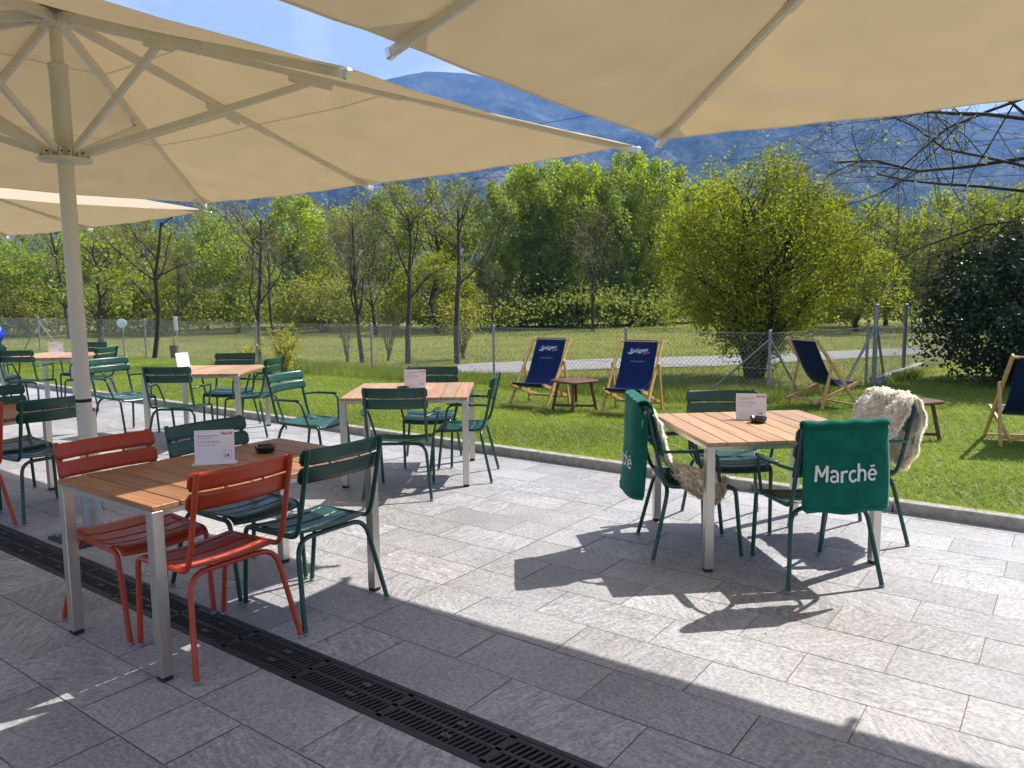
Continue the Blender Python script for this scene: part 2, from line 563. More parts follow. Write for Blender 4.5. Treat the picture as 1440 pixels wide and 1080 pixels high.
def mountain_mat():
    m, nt, b = newmat('mountain_woods')
    tc = N(nt, 'ShaderNodeTexCoord')
    mp = N(nt, 'ShaderNodeMapping')
    mp.inputs['Scale'].default_value = (1, 1, 0.45)
    L(nt, tc.outputs['Object'], mp.inputs['Vector'])
    n1 = N(nt, 'ShaderNodeTexNoise')
    n1.inputs['Scale'].default_value = 0.012
    n1.inputs['Detail'].default_value = 12
    n1.inputs['Roughness'].default_value = 0.7
    L(nt, mp.outputs[0], n1.inputs['Vector'])
    rp = N(nt, 'ShaderNodeValToRGB')
    e = rp.color_ramp.elements
    e[0].position, e[0].color = 0.38, (0.012, 0.020, 0.014, 1)
    e[1].position, e[1].color = 0.74, (0.125, 0.125, 0.105, 1)
    e2 = els = rp.color_ramp.elements.new(0.50)
    e2.color = (0.045, 0.056, 0.040, 1)
    L(nt, n1.outputs['Fac'], rp.inputs[0])
    n2 = N(nt, 'ShaderNodeTexNoise')
    n2.inputs['Scale'].default_value = 0.16
    n2.inputs['Detail'].default_value = 4
    L(nt, mp.outputs[0], n2.inputs['Vector'])
    mr = N(nt, 'ShaderNodeMapRange')
    mr.inputs['From Min'].default_value = 0.3
    mr.inputs['From Max'].default_value = 0.7
    mr.inputs['To Min'].default_value = 0.25
    mr.inputs['To Max'].default_value = 1.9
    L(nt, n2.outputs['Fac'], mr.inputs['Value'])
    sc = N(nt, 'ShaderNodeVectorMath', operation='SCALE')
    L(nt, rp.outputs[0], sc.inputs[0])
    L(nt, mr.outputs[0], sc.inputs['Scale'])
    L(nt, sc.outputs['Vector'], b.inputs['Base Color'])
    b.inputs['Roughness'].default_value = 1
    b.inputs['Specular IOR Level'].default_value = 0.0
    return m


M['mountain'] = mountain_mat()


# ------------------------------------------------------------------ mesh builder
class MB:
    def __init__(s):
        s.v, s.f, s.c, s.sm, s.uv = [], [], [], [], None

    def add(s, vs, fs, col=(0.5, 0.5, 0.5, 1), smooth=False):
        o = len(s.v)
        s.v += [tuple(p) for p in vs]
        for f in fs:
            s.f.append(tuple(i + o for i in f))
            s.c.append(col)
            s.sm.append(smooth)

    def box(s, c, size, R=None, ch=0.0, col=(0.5, 0.5, 0.5, 1)):
        hx, hy, hz = size[0] / 2, size[1] / 2, size[2] / 2
        c = Vector(c)
        if ch <= 0:
            vs = [Vector((x, y, z)) for x in (-hx, hx) for y in (-hy, hy) for z in (-hz, hz)]
            fs = [(0, 1, 3, 2), (4, 6, 7, 5), (0, 4, 5, 1), (2, 3, 7, 6), (0, 2, 6, 4), (1, 5, 7, 3)]
        else:
            ch = min(ch, hx * .9, hy * .9, hz * .9)
            vs, idx = [], {}
            for sx in (-1, 1):
                for sy in (-1, 1):
                    for sz in (-1, 1):
                        for ax in range(3):
                            p = [sx * (hx - ch), sy * (hy - ch), sz * (hz - ch)]
                            p[ax] = (sx * hx, sy * hy, sz * hz)[ax]
                            idx[(sx, sy, sz, ax)] = len(vs)
                            vs.append(Vector(p))
            fs = []
            I = idx
            for sg in (-1, 1):
                q = [I[(sg, -1, -1, 0)], I[(sg, 1, -1, 0)], I[(sg, 1, 1, 0)], I[(sg, -1, 1, 0)]]
                fs.append(q if sg > 0 else q[::-1])
                q = [I[(-1, sg, -1, 1)], I[(-1, sg, 1, 1)], I[(1, sg, 1, 1)], I[(1, sg, -1, 1)]]
                fs.append(q if sg > 0 else q[::-1])
                q = [I[(-1, -1, sg, 2)], I[(1, -1, sg, 2)], I[(1, 1, sg, 2)], I[(-1, 1, sg, 2)]]
                fs.append(q if sg > 0 else q[::-1])
            for s1 in (-1, 1):
                for s2 in (-1, 1):
                    q = [I[(s1, s2, -1, 0)], I[(s1, s2, -1, 1)], I[(s1, s2, 1, 1)], I[(s1, s2, 1, 0)]]
                    fs.append(q if s1 * s2 > 0 else q[::-1])
                    q = [I[(s1, -1, s2, 0)], I[(s1, 1, s2, 0)], I[(s1, 1, s2, 2)], I[(s1, -1, s2, 2)]]
                    fs.append(q if s1 * s2 > 0 else q[::-1])
                    q = [I[(-1, s1, s2, 1)], I[(-1, s1, s2, 2)], I[(1, s1, s2, 2)], I[(1, s1, s2, 1)]]
                    fs.append(q if s1 * s2 > 0 else q[::-1])
            for sx in (-1, 1):
                for sy in (-1, 1):
                    for sz in (-1, 1):
                        q = [I[(sx, sy, sz, 0)], I[(sx, sy, sz, 1)], I[(sx, sy, sz, 2)]]
                        fs.append(q if sx * sy * sz > 0 else q[::-1])
        if R is not None:
            vs = [R @ p for p in vs]
        s.add([p + c for p in vs], fs, col)

    def bar(s, p0, p1, w, h, upv=(0, 0, 1), ch=0.0, col=(0.5, 0.5, 0.5, 1)):
        """box section beam from p0 to p1; w across, h along upv"""
        p0, p1 = Vector(p0), Vector(p1)
        z = (p1 - p0)
        ln = z.length
        z = z / ln
        x = Vector(upv).cross(z)
        if x.length < 1e-6:
            x = Vector((1, 0, 0))
        x.normalize()
        y = z.cross(x)
        R = Matrix((x, y, z)).transposed()
        s.box((p0 + p1) / 2, (w, h, ln), R, ch, col)

    def tube(s, pts, r, n=10, cap=True, col=(0.5, 0.5, 0.5, 1)):
        pts = [Vector(p) for p in pts]
        rs = r if isinstance(r, (list, tuple)) else [r] * len(pts)
        T = []
        for i in range(len(pts)):
            a = pts[max(i - 1, 0)]
            b = pts[min(i + 1, len(pts) - 1)]
            T.append((b - a).normalized())
        u = T[0].orthogonal().normalized()
        rings = []
        for i, p in enumerate(pts):
            u = (u - T[i] * u.dot(T[i]))
            u.normalize()
            w = T[i].cross(u)
            rings.append([p + (u * math.cos(2 * PI * k / n) + w * math.sin(2 * PI * k / n)) * rs[i] for k in range(n)])
        vs = [q for rg in rings for q in rg]
        fs = []
        for i in range(len(pts) - 1):
            for k in range(n):
                a, b = i * n + k, i * n + (k + 1) % n
                fs.append((a, b, b + n, a + n))
        s.add(vs, fs, col, True)
        if cap:
            s.add(rings[0], [tuple(range(n))[::-1]], col)
            s.add(rings[-1], [tuple(range(n))], col)

    def lathe(s, prof, n=24, c=(0, 0, 0), col=(0.5, 0.5, 0.5, 1), smooth=True):
        c = Vector(c)
        vs = [c + Vector((r * math.cos(2 * PI * k / n), r * math.sin(2 * PI * k / n), z)) for r, z in prof for k in range(n)]
        fs = []
        for i in range(len(prof) - 1):
            for k in range(n):
                a, b = i * n + k, i * n + (k + 1) % n
                fs.append((a, b, b + n, a + n))
        s.add(vs, fs, col, smooth)

    def grid(s, P, col=(0.5, 0.5, 0.5, 1), smooth=True):
        h, w = len(P), len(P[0])
        vs = [p for row in P for p in row]
        fs = [(i * w + j, i * w + j + 1, (i + 1) * w + j + 1, (i + 1) * w + j) for i in range(h - 1) for j in range(w - 1)]
        s.add(vs, fs, col, smooth)

    def sheet(s, P, t, col=(0.5, 0.5, 0.5, 1), smooth=True):
        """closed thin shell of thickness t around a grid of points"""
        h, w = len(P), len(P[0])
        P = [[Vector(p) for p in row] for row in P]
        nm = []
        for i in range(h):
            r = []
            for j in range(w):
                du = P[i][min(j + 1, w - 1)] - P[i][max(j - 1, 0)]
                dv = P[min(i + 1, h - 1)][j] - P[max(i - 1, 0)][j]
                n_ = du.cross(dv)
                r.append(n_.normalized() if n_.length > 1e-9 else Vector((0, 0, 1)))
            nm.append(r)
        A = [[P[i][j] + nm[i][j] * (t / 2) for j in range(w)] for i in range(h)]
        B = [[P[i][j] - nm[i][j] * (t / 2) for j in range(w)] for i in range(h)]
        vs = [p for row in A for p in row] + [p for row in B for p in row]
        o = h * w
        fs = []
        for i in range(h - 1):
            for j in range(w - 1):
                q = (i * w + j, i * w + j + 1, (i + 1) * w + j + 1, (i + 1) * w + j)
                fs.append(q)
                fs.append(tuple(o + k for k in q[::-1]))
        rim = [(0, j) for j in range(w)] + [(i, w - 1) for i in range(1, h)] + [(h - 1, j) for j in range(w - 2, -1, -1)] + [(i, 0) for i in range(h - 2, 0, -1)]
        for k in range(len(rim)):
            a = rim[k][0] * w + rim[k][1]
            q = rim[(k + 1) % len(rim)]
            b = q[0] * w + q[1]
            fs.append((b, a, a + o, b + o))
        s.add(vs, fs, col, smooth)

    def build(s, name, mat, parent=None, loc=None):
        me = bpy.data.meshes.new(name)
        me.from_pydata(s.v, [], s.f)
        me.materials.append(mat)
        me.polygons.foreach_set('use_smooth', s.sm)
        ca = me.color_attributes.new('tone', 'FLOAT_COLOR', 'CORNER')
        cnt = np.array([len(f) for f in s.f])
        ca.data.foreach_set('color', np.repeat(np.array(s.c, dtype=np.float32), cnt, axis=0).ravel())
        me.update()
        o = bpy.data.objects.new(name, me)
        COL.objects.link(o)
        if parent:
            o.parent = parent
        if loc:
            o.location = loc
        return o


def np_mesh(name, V, F, C, mat, parent=None, smooth=False):
    """fast mesh: V (n,3), F (m,k), C (m,4) face colours"""
    me = bpy.data.meshes.new(name)
    n, (m, k) = len(V), F.shape
    me.vertices.add(n)
    me.vertices.foreach_set('co', np.asarray(V, np.float32).ravel())
    me.loops.add(m * k)
    me.loops.foreach_set('vertex_index', np.asarray(F, np.int32).ravel())
    me.polygons.add(m)
    me.polygons.foreach_set('loop_start', np.arange(0, m * k, k, dtype=np.int32))
    me.polygons.foreach_set('loop_total', np.full(m, k, np.int32))
    if smooth:
        me.polygons.foreach_set('use_smooth', np.ones(m, bool))
    me.update(calc_edges=True)
    ca = me.color_attributes.new('tone', 'FLOAT_COLOR', 'CORNER')
    ca.data.foreach_set('color', np.repeat(np.asarray(C, np.float32), k, axis=0).ravel())
    me.materials.append(mat)
    o = bpy.data.objects.new(name, me)
    COL.objects.link(o)
    if parent:
        o.parent = parent
    return o


def fillet(pts, r, n=5):
    pts = [Vector(p) for p in pts]
    out = [pts[0]]
    for i in range(1, len(pts) - 1):
        a, b, c = pts[i - 1], pts[i], pts[i + 1]
        u, w = (a - b), (c - b)
        rr = min(r, u.length * .49, w.length * .49)
        p0, p1 = b + u.normalized() * rr, b + w.normalized() * rr
        for k in range(n + 1):
            t = k / n
            out.append(p0 * (1 - t) ** 2 + b * 2 * t * (1 - t) + p1 * t * t)
    out.append(pts[-1])
    return out


def tag(o, label=None, cat=None, group=None, kind=None):
    if label:
        o['label'] = label
    if cat:
        o['category'] = cat
    if group:
        o['group'] = group
    if kind:
        o['kind'] = kind
    return o


def empty(name, label, cat, loc=(0, 0, 0), rz=0, group=None):
    o = bpy.data.objects.new(name, None)
    COL.objects.link(o)
    o.location = loc
    o.rotation_euler = (0, 0, rz)
    o.empty_display_size = 0.1
    return tag(o, label, cat, group)


def copy_tree(o, parent=None):
    c = o.copy()
    COL.objects.link(c)
    if parent:
        c.parent = parent
    for ch in list(o.children):
        copy_tree(ch, c)
    return c


used = {}


def place(proto, x, y, rz, label, group, z=0.0, scale=None):
    first = id(proto) not in used
    o = proto if first else copy_tree(proto)
    used[id(proto)] = 1
    o.location = (x, y, z)
    o.rotation_euler = (0, 0, rz)
    if scale:
        o.scale = scale if isinstance(scale, (tuple, list)) else (scale,) * 3
    return tag(o, label, None, group)


def struct(name, mb, mat):
    o = mb.build(name, mat)
    o['kind'] = 'structure'
    return o


def text_mesh(txt, size, bold=0.0, shear=0.0, spacing=1.0, xs=1.0):
    """filled lettering as a list of verts/faces in the xy plane, centred on x, baseline y=0"""
    cu = bpy.data.curves.new('txt', 'FONT')
    cu.body = txt
    cu.size = size
    cu.offset = bold
    cu.shear = shear
    cu.space_character = spacing
    cu.resolution_u = 4
    ob = bpy.data.objects.new('txt', cu)
    COL.objects.link(ob)
    dg = bpy.context.evaluated_depsgraph_get()
    me = bpy.data.meshes.new_from_object(ob.evaluated_get(dg))
    bpy.data.objects.remove(ob)
    bm = bmesh.new()
    bm.from_mesh(me)
    bmesh.ops.remove_doubles(bm, verts=bm.verts, dist=1e-5)
    xsv = [v.co.x for v in bm.verts]
    cx = (min(xsv) + max(xsv)) / 2
    st = size * 0.2
    for ax, nrm in ((0, (1, 0, 0)), (1, (0, 1, 0))):
        lo = min(v.co[ax] for v in bm.verts)
        hi = max(v.co[ax] for v in bm.verts)
        q = lo + st
        while q < hi:
            p = [0, 0, 0]
            p[ax] = q
            bmesh.ops.bisect_plane(bm, geom=bm.verts[:] + bm.edges[:] + bm.faces[:], plane_co=p, plane_no=nrm)
            q += st
    bm.verts.index_update()
    vs = [((v.co.x - cx) * xs, v.co.y) for v in bm.verts]
    fs = [tuple(v.index for v in f.verts) for f in bm.faces]
    bm.free()
    return vs, fs

# ------------------------------------------------------------------ light and sky
SUN = Vector((.760, .458, 1.0)).normalized()
SUN_EL = math.asin(SUN.z)
SUN_AZ = math.atan2(SUN.x, SUN.y)
world = bpy.data.worlds.new('World')
S.world = world
world.use_nodes = True
wn = world.node_tree
bg = wn.nodes['Background']
sky = N(wn, 'ShaderNodeTexSky', sky_type='NISHITA')
sky.sun_disc = False
sky.sun_elevation = SUN_EL
sky.sun_rotation = SUN_AZ
sky.air_density = 1.0
sky.dust_density = 0.6
sky.ozone_density = 1.5
wtc = N(wn, 'ShaderNodeTexCoord')
wmp = N(wn, 'ShaderNodeMapping')
wmp.inputs['Scale'].default_value = (1.0, 1.0, 2.6)
L(wn, wtc.outputs['Generated'], wmp.inputs['Vector'])
wnz = N(wn, 'ShaderNodeTexNoise')
wnz.inputs['Scale'].default_value = 2.6
wnz.inputs['Detail'].default_value = 8
wnz.inputs['Roughness'].default_value = 0.55
L(wn, wmp.outputs[0], wnz.inputs['Vector'])
wrp = N(wn, 'ShaderNodeMapRange')
wrp.inputs['From Min'].default_value = 0.50
wrp.inputs['From Max'].default_value = 0.74
wrp.inputs['To Min'].default_value = 0.22
wrp.inputs['To Max'].default_value = 0.85
L(wn, wnz.outputs['Fac'], wrp.inputs['Value'])
wmx = N(wn, 'ShaderNodeMix', data_type='RGBA')
wmx.inputs[7].default_value = (9.0, 9.2, 9.6, 1)
L(wn, wrp.outputs[0], wmx.inputs[0])
L(wn, sky.outputs[0], wmx.inputs[6])
L(wn, wmx.outputs[2], bg.inputs['Color'])
bg.inputs['Strength'].default_value = 0.088
sl = bpy.data.lights.new('sun', 'SUN')
sl.energy = 5.0
sl.angle = math.radians(0.5)
sl.color = (1.0, 0.955, 0.88)
so = bpy.data.objects.new('sun', sl)
COL.objects.link(so)
so.rotation_mode = 'QUATERNION'
so.rotation_quaternion = SUN.to_track_quat('Z', 'Y')
S.view_settings.view_transform = 'Standard'
S.view_settings.look = 'None'
S.view_settings.gamma = 1
S.view_settings.exposure = 0.88
S.cycles.max_bounces = 10
S.cycles.diffuse_bounces = 5
S.cycles.transmission_bounces = 8
S.cycles.transparent_max_bounces = 12
S.cycles.volume_bounces = 1
S.cycles.use_denoising = True

# ------------------------------------------------------------------ ground
EXT = 2300
mb = MB()
mb.add([(-EXT, -EXT, -.03), (EXT, -EXT, -.03), (EXT, EXT, -.03), (-EXT, EXT, -.03)], [(0, 1, 2, 3)])
struct('ground', mb, M['meadow'])


def abquad(mb, a0, a1, b0, b1, z, col=(0.5, 0.5, 0.5, 1)):
    mb.add([W(a0, b0, z), W(a1, b0, z), W(a1, b1, z), W(a0, b1, z)], [(0, 1, 2, 3)], col)


# terrace of 61 x 30 cm gneiss slabs in running bond, each slab its own tone and grain
mb = MB()
abquad(mb, -27, 6, -3, 1.868, -.004)
abquad(mb, -27, 6, 2.102, 5.86, -.004)
struct('terrace_bed', mb, M['mortar'])
mb = MB()
PX, PY, J = 0.61, 0.305, 0.0021
rows = []
JX = -0.265 - 4 * PX
k, b = 0, 2.102
while b < 5.855:
    rows.append((b, min(b + PY, 5.857), k))
    b += PY
    k += 1
k, b = 1, 1.868
while b > -2.5:
    rows.append((b - PY, b, k))
    b -= PY
    k += 1
for b0, b1, k in rows:
    off = -0.265 + (0 if k % 2 == 1 else PX / 2)
    i0 = int((-27 - off) / PX)
    for i in range(i0, 11):
        a0, a1 = off + i * PX, off + (i + 1) * PX
        cuts = [(a0, a1)]
        if a0 < JX < a1 and min(JX - a0, a1 - JX) > .03:      # the movement joint cuts the slabs
            cuts = [(a0, JX), (JX, a1)]
        for c0, c1 in cuts:
            t, r = random.random(), random.random()
            vein = random.random() ** 2.2 if random.random() < .8 else random.uniform(.7, 1)
            jj = J + (.0012 if abs(c0 - JX) < .01 or abs(c1 - JX) < .01 else 0)
            dz = random.uniform(-.0006, .0006)
            if vein > .85:
                t = min(1, t * .6 + .5)
            abquad(mb, c0 + J, c1 - jj, b0 + J, b1 - J, dz, (t, r, vein, 1))
struct('terrace_paving', mb, M['gneiss'])

rng = np.random.default_rng(8)
n_ = 90
A_, B_ = rng.uniform(-6, 2, n_), rng.uniform(.6, 5.7, n_)
P_ = np.stack([A_ * CA + B_ * SA, -A_ * SA + B_ * CA, np.full(n_, .004)], 1)
a_ = rng.uniform(0, 6.28, n_)
u_ = np.stack([np.cos(a_), np.sin(a_), rng.uniform(-.2, .3, n_)], 1) * rng.uniform(.003, .008, n_)[:, None]
w_ = np.stack([-np.sin(a_), np.cos(a_), rng.uniform(-.2, .3, n_)], 1) * rng.uniform(.002, .004, n_)[:, None]
V_ = np.stack([P_ + u_, P_ + w_, P_ - u_, P_ - w_], 1).reshape(-1, 3)
tag(np_mesh('leaf_litter', V_, np.arange(4 * n_).reshape(n_, 4), np.full((n_, 4), .5), M['bark']), 'tiny dry leaf crumbs scattered over the paving', 'litter', kind='stuff')

# kerb: granite strips
mb = MB()
a = -27.0
Rt = Matrix.Rotation(TERR, 3, 'Z')
while a < 6:
    mb.box(W(a + .498, 5.915, .015), (.992, .105, .13), Rt, .006)
    a += 1.0
struct('kerb', mb, M['kerb'])


def fence_b(a):
    return 10.82 + .039 * (a + 3.47)


# lawn
mb = MB()
n = 30
for i in range(n):
    a0, a1 = -27 + 33 * i / n, -27 + 33 * (i + 1) / n

    def far_b(a):
        return fence_b(a) + .1 if a < -3.4 else min(fence_b(-3.4) + .1 + (a + 3.4) * 4, 17.0)
    mb.add([W(a0, 5.968, .052), W(a1, 5.968, .052), W(a1, far_b(a1), .03), W(a0, far_b(a0), .03)], [(0, 1, 2, 3)])
struct('lawn', mb, M['lawn'])

# gravel path beyond the fence (world xy)
mb = MB()
near, far = [], []
for px, y0, y1 in ((640, 522, 511), (672, 525, 508), (720, 524, 506), (800, 520.5, 503.5), (900, 517, 500.5), (1000, 515, 498), (1100, 510, 494.5), (1200, 504, 490), (1300, 498, 486)):
    for py, lst in ((y0 - 1, near), (y1 + 1.5, far)):
        d = pix_dir(px, py)
        t = -CAMH / d.z
        lst.append((d.x * t, d.y * t))
for i in range(len(near) - 1):
    mb.add([(*near[i], -.015), (*near[i + 1], -.015), (*far[i + 1], -.015), (*far[i], -.015)], [(0, 1, 2, 3)])
struct('gravel_path', mb, M['gravel'])


# ------------------------------------------------------------------ mountains
def elev_at(px, py):
    d = pix_dir(px, py)
    return d.z / math.hypot(d.x, d.y), math.atan2(d.x, d.y)


ridge = [(-500, 300), (-200, 262), (0, 232), (150, 200), (300, 165), (420, 132), (500, 116), (556, 104), (600, 97), (650, 99), (720, 108), (800, 116), (900, 128),
         (1000, 120), (1120, 118), (1220, 135), (1300, 152), (1340, 158), (1400, 156), (1440, 150), (1560, 140), (1800, 175)]
RT = sorted((elev_at(x, y)[1], elev_at(x, y)[0]) for x, y in ridge)
TH = np.array([q[0] for q in RT])
EL = np.array([q[1] for q in RT])


def mountains():
    nt_, nd = 420, 120
    ths = np.linspace(-1.0, 1.0, nt_)
    P = []
    for j in range(nd):
        d = 420 + (2050 - 420) * (j / (nd - 1))
        row = []
        for th in ths:
            e = float(np.interp(th, TH, EL))
            x, y = math.sin(th) * d, math.cos(th) * d
            f = mnoise.fractal(Vector((x * .0022, y * .0022, 3.1)), 1.0, 2.1, 7)
            rg = 1 - abs(mnoise.fractal(Vector((th * 5.5, d * .0012, 9.7)), 1.0, 2.1, 6))
            Dr = 1720
            t = (d - 420) / (Dr - 420)
            if t <= 1:
                z = e * Dr * (t ** 1.25) * (.80 + .20 * t)
                gate = 4 * t * (1 - t)
                z += gate * ((rg - .75) * 95 + f * 55) * (e / .27)
                z += f * 6 * t
            else:
                z = e * Dr * (1 - (t - 1) * 1.3) + f * 10
            row.append((x, y, max(z, -.5) if t > 0.02 else -.5))
        P.append(row)
    mb = MB()
    mb.grid(P)
    struct('mountains', mb, M['mountain'])


mountains()

# haze: one even box of air round the whole place
hz, hnt, hb = newmat('haze_air')
hnt.nodes.remove(hb)
pv = N(hnt, 'ShaderNodeVolumePrincipled')
pv.inputs['Color'].default_value = (0.22, 0.44, 1.0, 1)
pv.inputs['Density'].default_value = 0.00034
pv.inputs['Anisotropy'].default_value = 0.0
L(hnt, pv.outputs[0], hnt.nodes['Material Output'].inputs['Volume'])
mb = MB()
mb.box((0, 0, 284), (2 * EXT + 20, 2 * EXT + 20, 570))
o = mb.build('haze', hz)
o['kind'] = 'stuff'


# ------------------------------------------------------------------ vegetation
def leaf_quads(rng, P, size, clump_tone, up=0.3, aspect=0.6):
    """P (n,3) leaf centres -> diamond quads of mixed orientation"""
    n = len(P)
    nrm = rng.normal(size=(n, 3))
    nrm[:, 2] += up
    nrm /= np.linalg.norm(nrm, axis=1)[:, None]
    t = rng.normal(size=(n, 3))
    u = np.cross(nrm, t)
    u /= np.linalg.norm(u, axis=1)[:, None]
    w = np.cross(nrm, u)
    s = size * rng.uniform(.6, 1.3, n)[:, None]
    V = np.stack([P + u * s, P + w * s * aspect, P - u * s, P - w * s * aspect], 1).reshape(-1, 3)
    F = np.arange(4 * n).reshape(n, 4)
    C = np.ones((n, 4))
    C[:, 0] = np.clip(rng.uniform(0, 1, n) * .6 + clump_tone * .4, 0, 1)
    C[:, 1] = np.clip(rng.normal(.5, .25, n), 0, 1)
    return V, F, C


def limb(mb, p0, p1, r0, r1, rng, n=5, sides=5, wob=.08, sag=0.0):
    p0, p1 = Vector(p0), Vector(p1)
    ln = (p1 - p0).length
    pts, rs = [], []
    for i in range(n + 1):
        t = i / n
        p = p0.lerp(p1, t)
        k = math.sin(PI * t) * ln * wob
        p += Vector((rng.normal() * k, rng.normal() * k, rng.normal() * k * .5 + sag * math.sin(PI * t) * ln))
        pts.append(p)
        rs.append(r0 + (r1 - r0) * t)
    mb.tube(pts, rs, sides, cap=False)
    return pts


def leafy_tree(name, seed, H, cb, R, nclump, per, leaf, tr, lmat, bmat, shape='round', crs=.30, zst=1.0, stems=1, lean=0.0, limbs=True):
    """tapered trunk and limbs, leaf clumps spread through the crown's volume"""
    rng = np.random.default_rng(seed)
    root = empty(name, None, 'tree' if 'shrub' not in name and 'bush' not in name else 'shrub')
    cs = []
    zc, hz_ = (cb + H) / 2, (H - cb) / 2
    while len(cs) < nclump:
        q = rng.uniform(-1, 1, 3)
        r = np.linalg.norm(q)
        if r > 1 or r < rng.uniform(0, .75):
            continue
        z = q[2]
        if shape == 'poplar':
            z = rng.uniform(-1, 1)
            q[2] = z
            prof = (1 - max(z, 0) ** 3 * .55) * (1 - max(-z, 0) * .30)
        elif shape == 'vase':
            prof = .62 + .38 * min(1, (z + 1)) if z < 0 else 1 - .12 * z * z
        else:
            prof = 1 - .15 * z
        cs.append(np.array([q[0] * R * prof + lean * (z + 1) * .5 * R, q[1] * R * prof, zc + z * hz_]))
    cs = np.array(cs)
    tw = MB()
    tops = []
    for s in range(stems):
        a = 2 * PI * s / max(stems, 1) + rng.uniform(0, 2)
        b0 = Vector((math.cos(a) * tr * 1.2, math.sin(a) * tr * 1.2, -.05)) if stems > 1 else Vector((0, 0, -.05))
        sp = R * (.35 if stems > 1 else .08)
        b1 = Vector((math.cos(a) * sp + lean * R * .6, math.sin(a) * sp, cb + (H - cb) * (.62 if stems > 1 else .8)))
        pts = limb(tw, b0, b1, tr, tr * .22, rng, 8, 7, .03)
        tops.append(pts)
    if limbs:
        for c in cs[:: 1 if nclump < 60 else 2]:
            pts = tops[rng.integers(len(tops))]
            zt = max(cb * .6, c[2] - (H - cb) * rng.uniform(.12, .4))
            p = min(pts, key=lambda q: abs(q.z - zt))
            rr = tr * rng.uniform(.16, .34)
            limb(tw, p, c, rr, rr * .25, rng, 4, 4, .07)
    tw.build('trunk', bmat, root)
    Ps, ct = [], []
    for c in cs:
        rc = R * crs * rng.uniform(.65, 1.3)
        n = int(per * rng.uniform(.6, 1.4))
        d = rng.normal(size=(n, 3))
        rad = rng.uniform(.25, 1, n) ** .6
        d = d / np.linalg.norm(d, axis=1)[:, None] * rad[:, None]
        d[:, 2] *= zst
        Ps.append(c + d * rc)
        ct.append(np.full(n, rng.uniform(0, 1)))
    P = np.concatenate(Ps)
    V, F, C = leaf_quads(rng, P, leaf, np.concatenate(ct))
    np_mesh('crown', V, F, C, lmat, root)
    return root


def bare_tree(name, seed, H, tr, spread, fork=.32, lean=(0, 0), levels=4, leafm=None, nleaf=0, leaf=.03, twigm=None, droop=0.0, dens=1.0, reach=1.0, limbs=()):
    rng = np.random.default_rng(seed)
    root = empty(name, None, 'tree')
    wood, twig = MB(), MB()
    tips = []

    def grow(p, d, ln, r, lv):
        n = 5 if lv < 2 else 4
        pts, rs = [p.copy()], [r]
        q = p.copy()
        dd = d.copy()
        for i in range(n):
            k = .075 if lv == 0 else .20
            dd = (dd + Vector(rng.normal(size=3)) * k + Vector((0, 0, .06 - droop * (lv >= 1)))).normalized()
            q = q + dd * ln / n
            pts.append(q.copy())
            rs.append(r * (1 - .62 * (i + 1) / n))
        (wood if lv < 2 else twig).tube(pts, rs, 7 if lv == 0 else 5 if lv == 1 else 3, cap=False)
        if lv >= levels - 1:
            tips.append((pts, ln))
            return
        nb = int({0: 9, 1: 6, 2: 5, 3: 4}[min(lv, 3)] * dens)
        for i in range(nb):
            t = rng.uniform(fork if lv == 0 else .25, 1.0)
            j = min(int(t * n), n - 1)
            b = pts[j].lerp(pts[j + 1], t * n - j)
            dl = (pts[j + 1] - pts[j]).normalized()
            sd = Vector(rng.normal(size=3))
            sd = (sd - dl * sd.dot(dl)).normalized()
            ang = rng.uniform(.5, 1.05) if lv else rng.uniform(.35, .85) * spread
            nd = (dl * math.cos(ang) + sd * math.sin(ang)).normalized()
            grow(b, nd, ln * (rng.uniform(.26, .50) * (1.25 - .5 * t) * reach if lv == 0 else rng.uniform(.42, .68)), max(rs[j] * rng.uniform(.42, .62), .0035), lv + 1)
        if lv == 0:
            tips.append((pts[-2:], ln * .2))

    grow(Vector((0, 0, -.05)), Vector((lean[0], lean[1], 1)).normalized(), H * .72, tr, 0)
    for z_, d_, ln_, r_ in limbs:
        grow(Vector((lean[0] * z_, lean[1] * z_, z_)), Vector(d_).normalized(), ln_, r_, 1)
    t = wood.build('trunk', M['bark'], root)
    twig.build('twigs', twigm or M['twig'], root)
    if nleaf:
        P = []
        for i in range(nleaf):
            pts, ln = tips[rng.integers(len(tips))]
            a = pts[rng.integers(len(pts))]
            P.append(np.array(a) + rng.normal(size=3) * .05)
        V, F, C = leaf_quads(rng, np.array(P), leaf, rng.uniform(0, 1, nleaf))
        np_mesh('leaves', V, F, C, leafm, root)
    return root


def blades(rng, pts, h, w, lean=.5):
    n = len(pts)
    a = rng.uniform(0, 2 * PI, n)
    hh = h * rng.uniform(.5, 1.25, n)
    ww = w * rng.uniform(.7, 1.3, n)
    dx = np.stack([np.cos(a), np.sin(a), np.zeros(n)], 1)
    ln = rng.normal(size=(n, 2)) * lean
    tip = pts + np.stack([ln[:, 0] * hh, ln[:, 1] * hh, hh], 1)
    V = np.stack([pts - dx * ww[:, None] / 2, pts + dx * ww[:, None] / 2, tip], 1).reshape(-1, 3)
    F = np.arange(3 * n).reshape(n, 3)
    C = np.ones((n, 4))
    patch = np.array([mnoise.noise(Vector((p[0] * .8, p[1] * .8, 0))) for p in pts]) if n < 400000 else np.zeros(n)
    C[:, 0] = np.clip(rng.uniform(0, 1, n) * .6 + .2 + patch * .55, 0, 1)
    C[:, 1] = np.clip(rng.normal(.45, .22, n) + patch * .5, 0, 1)
    return V, F, C


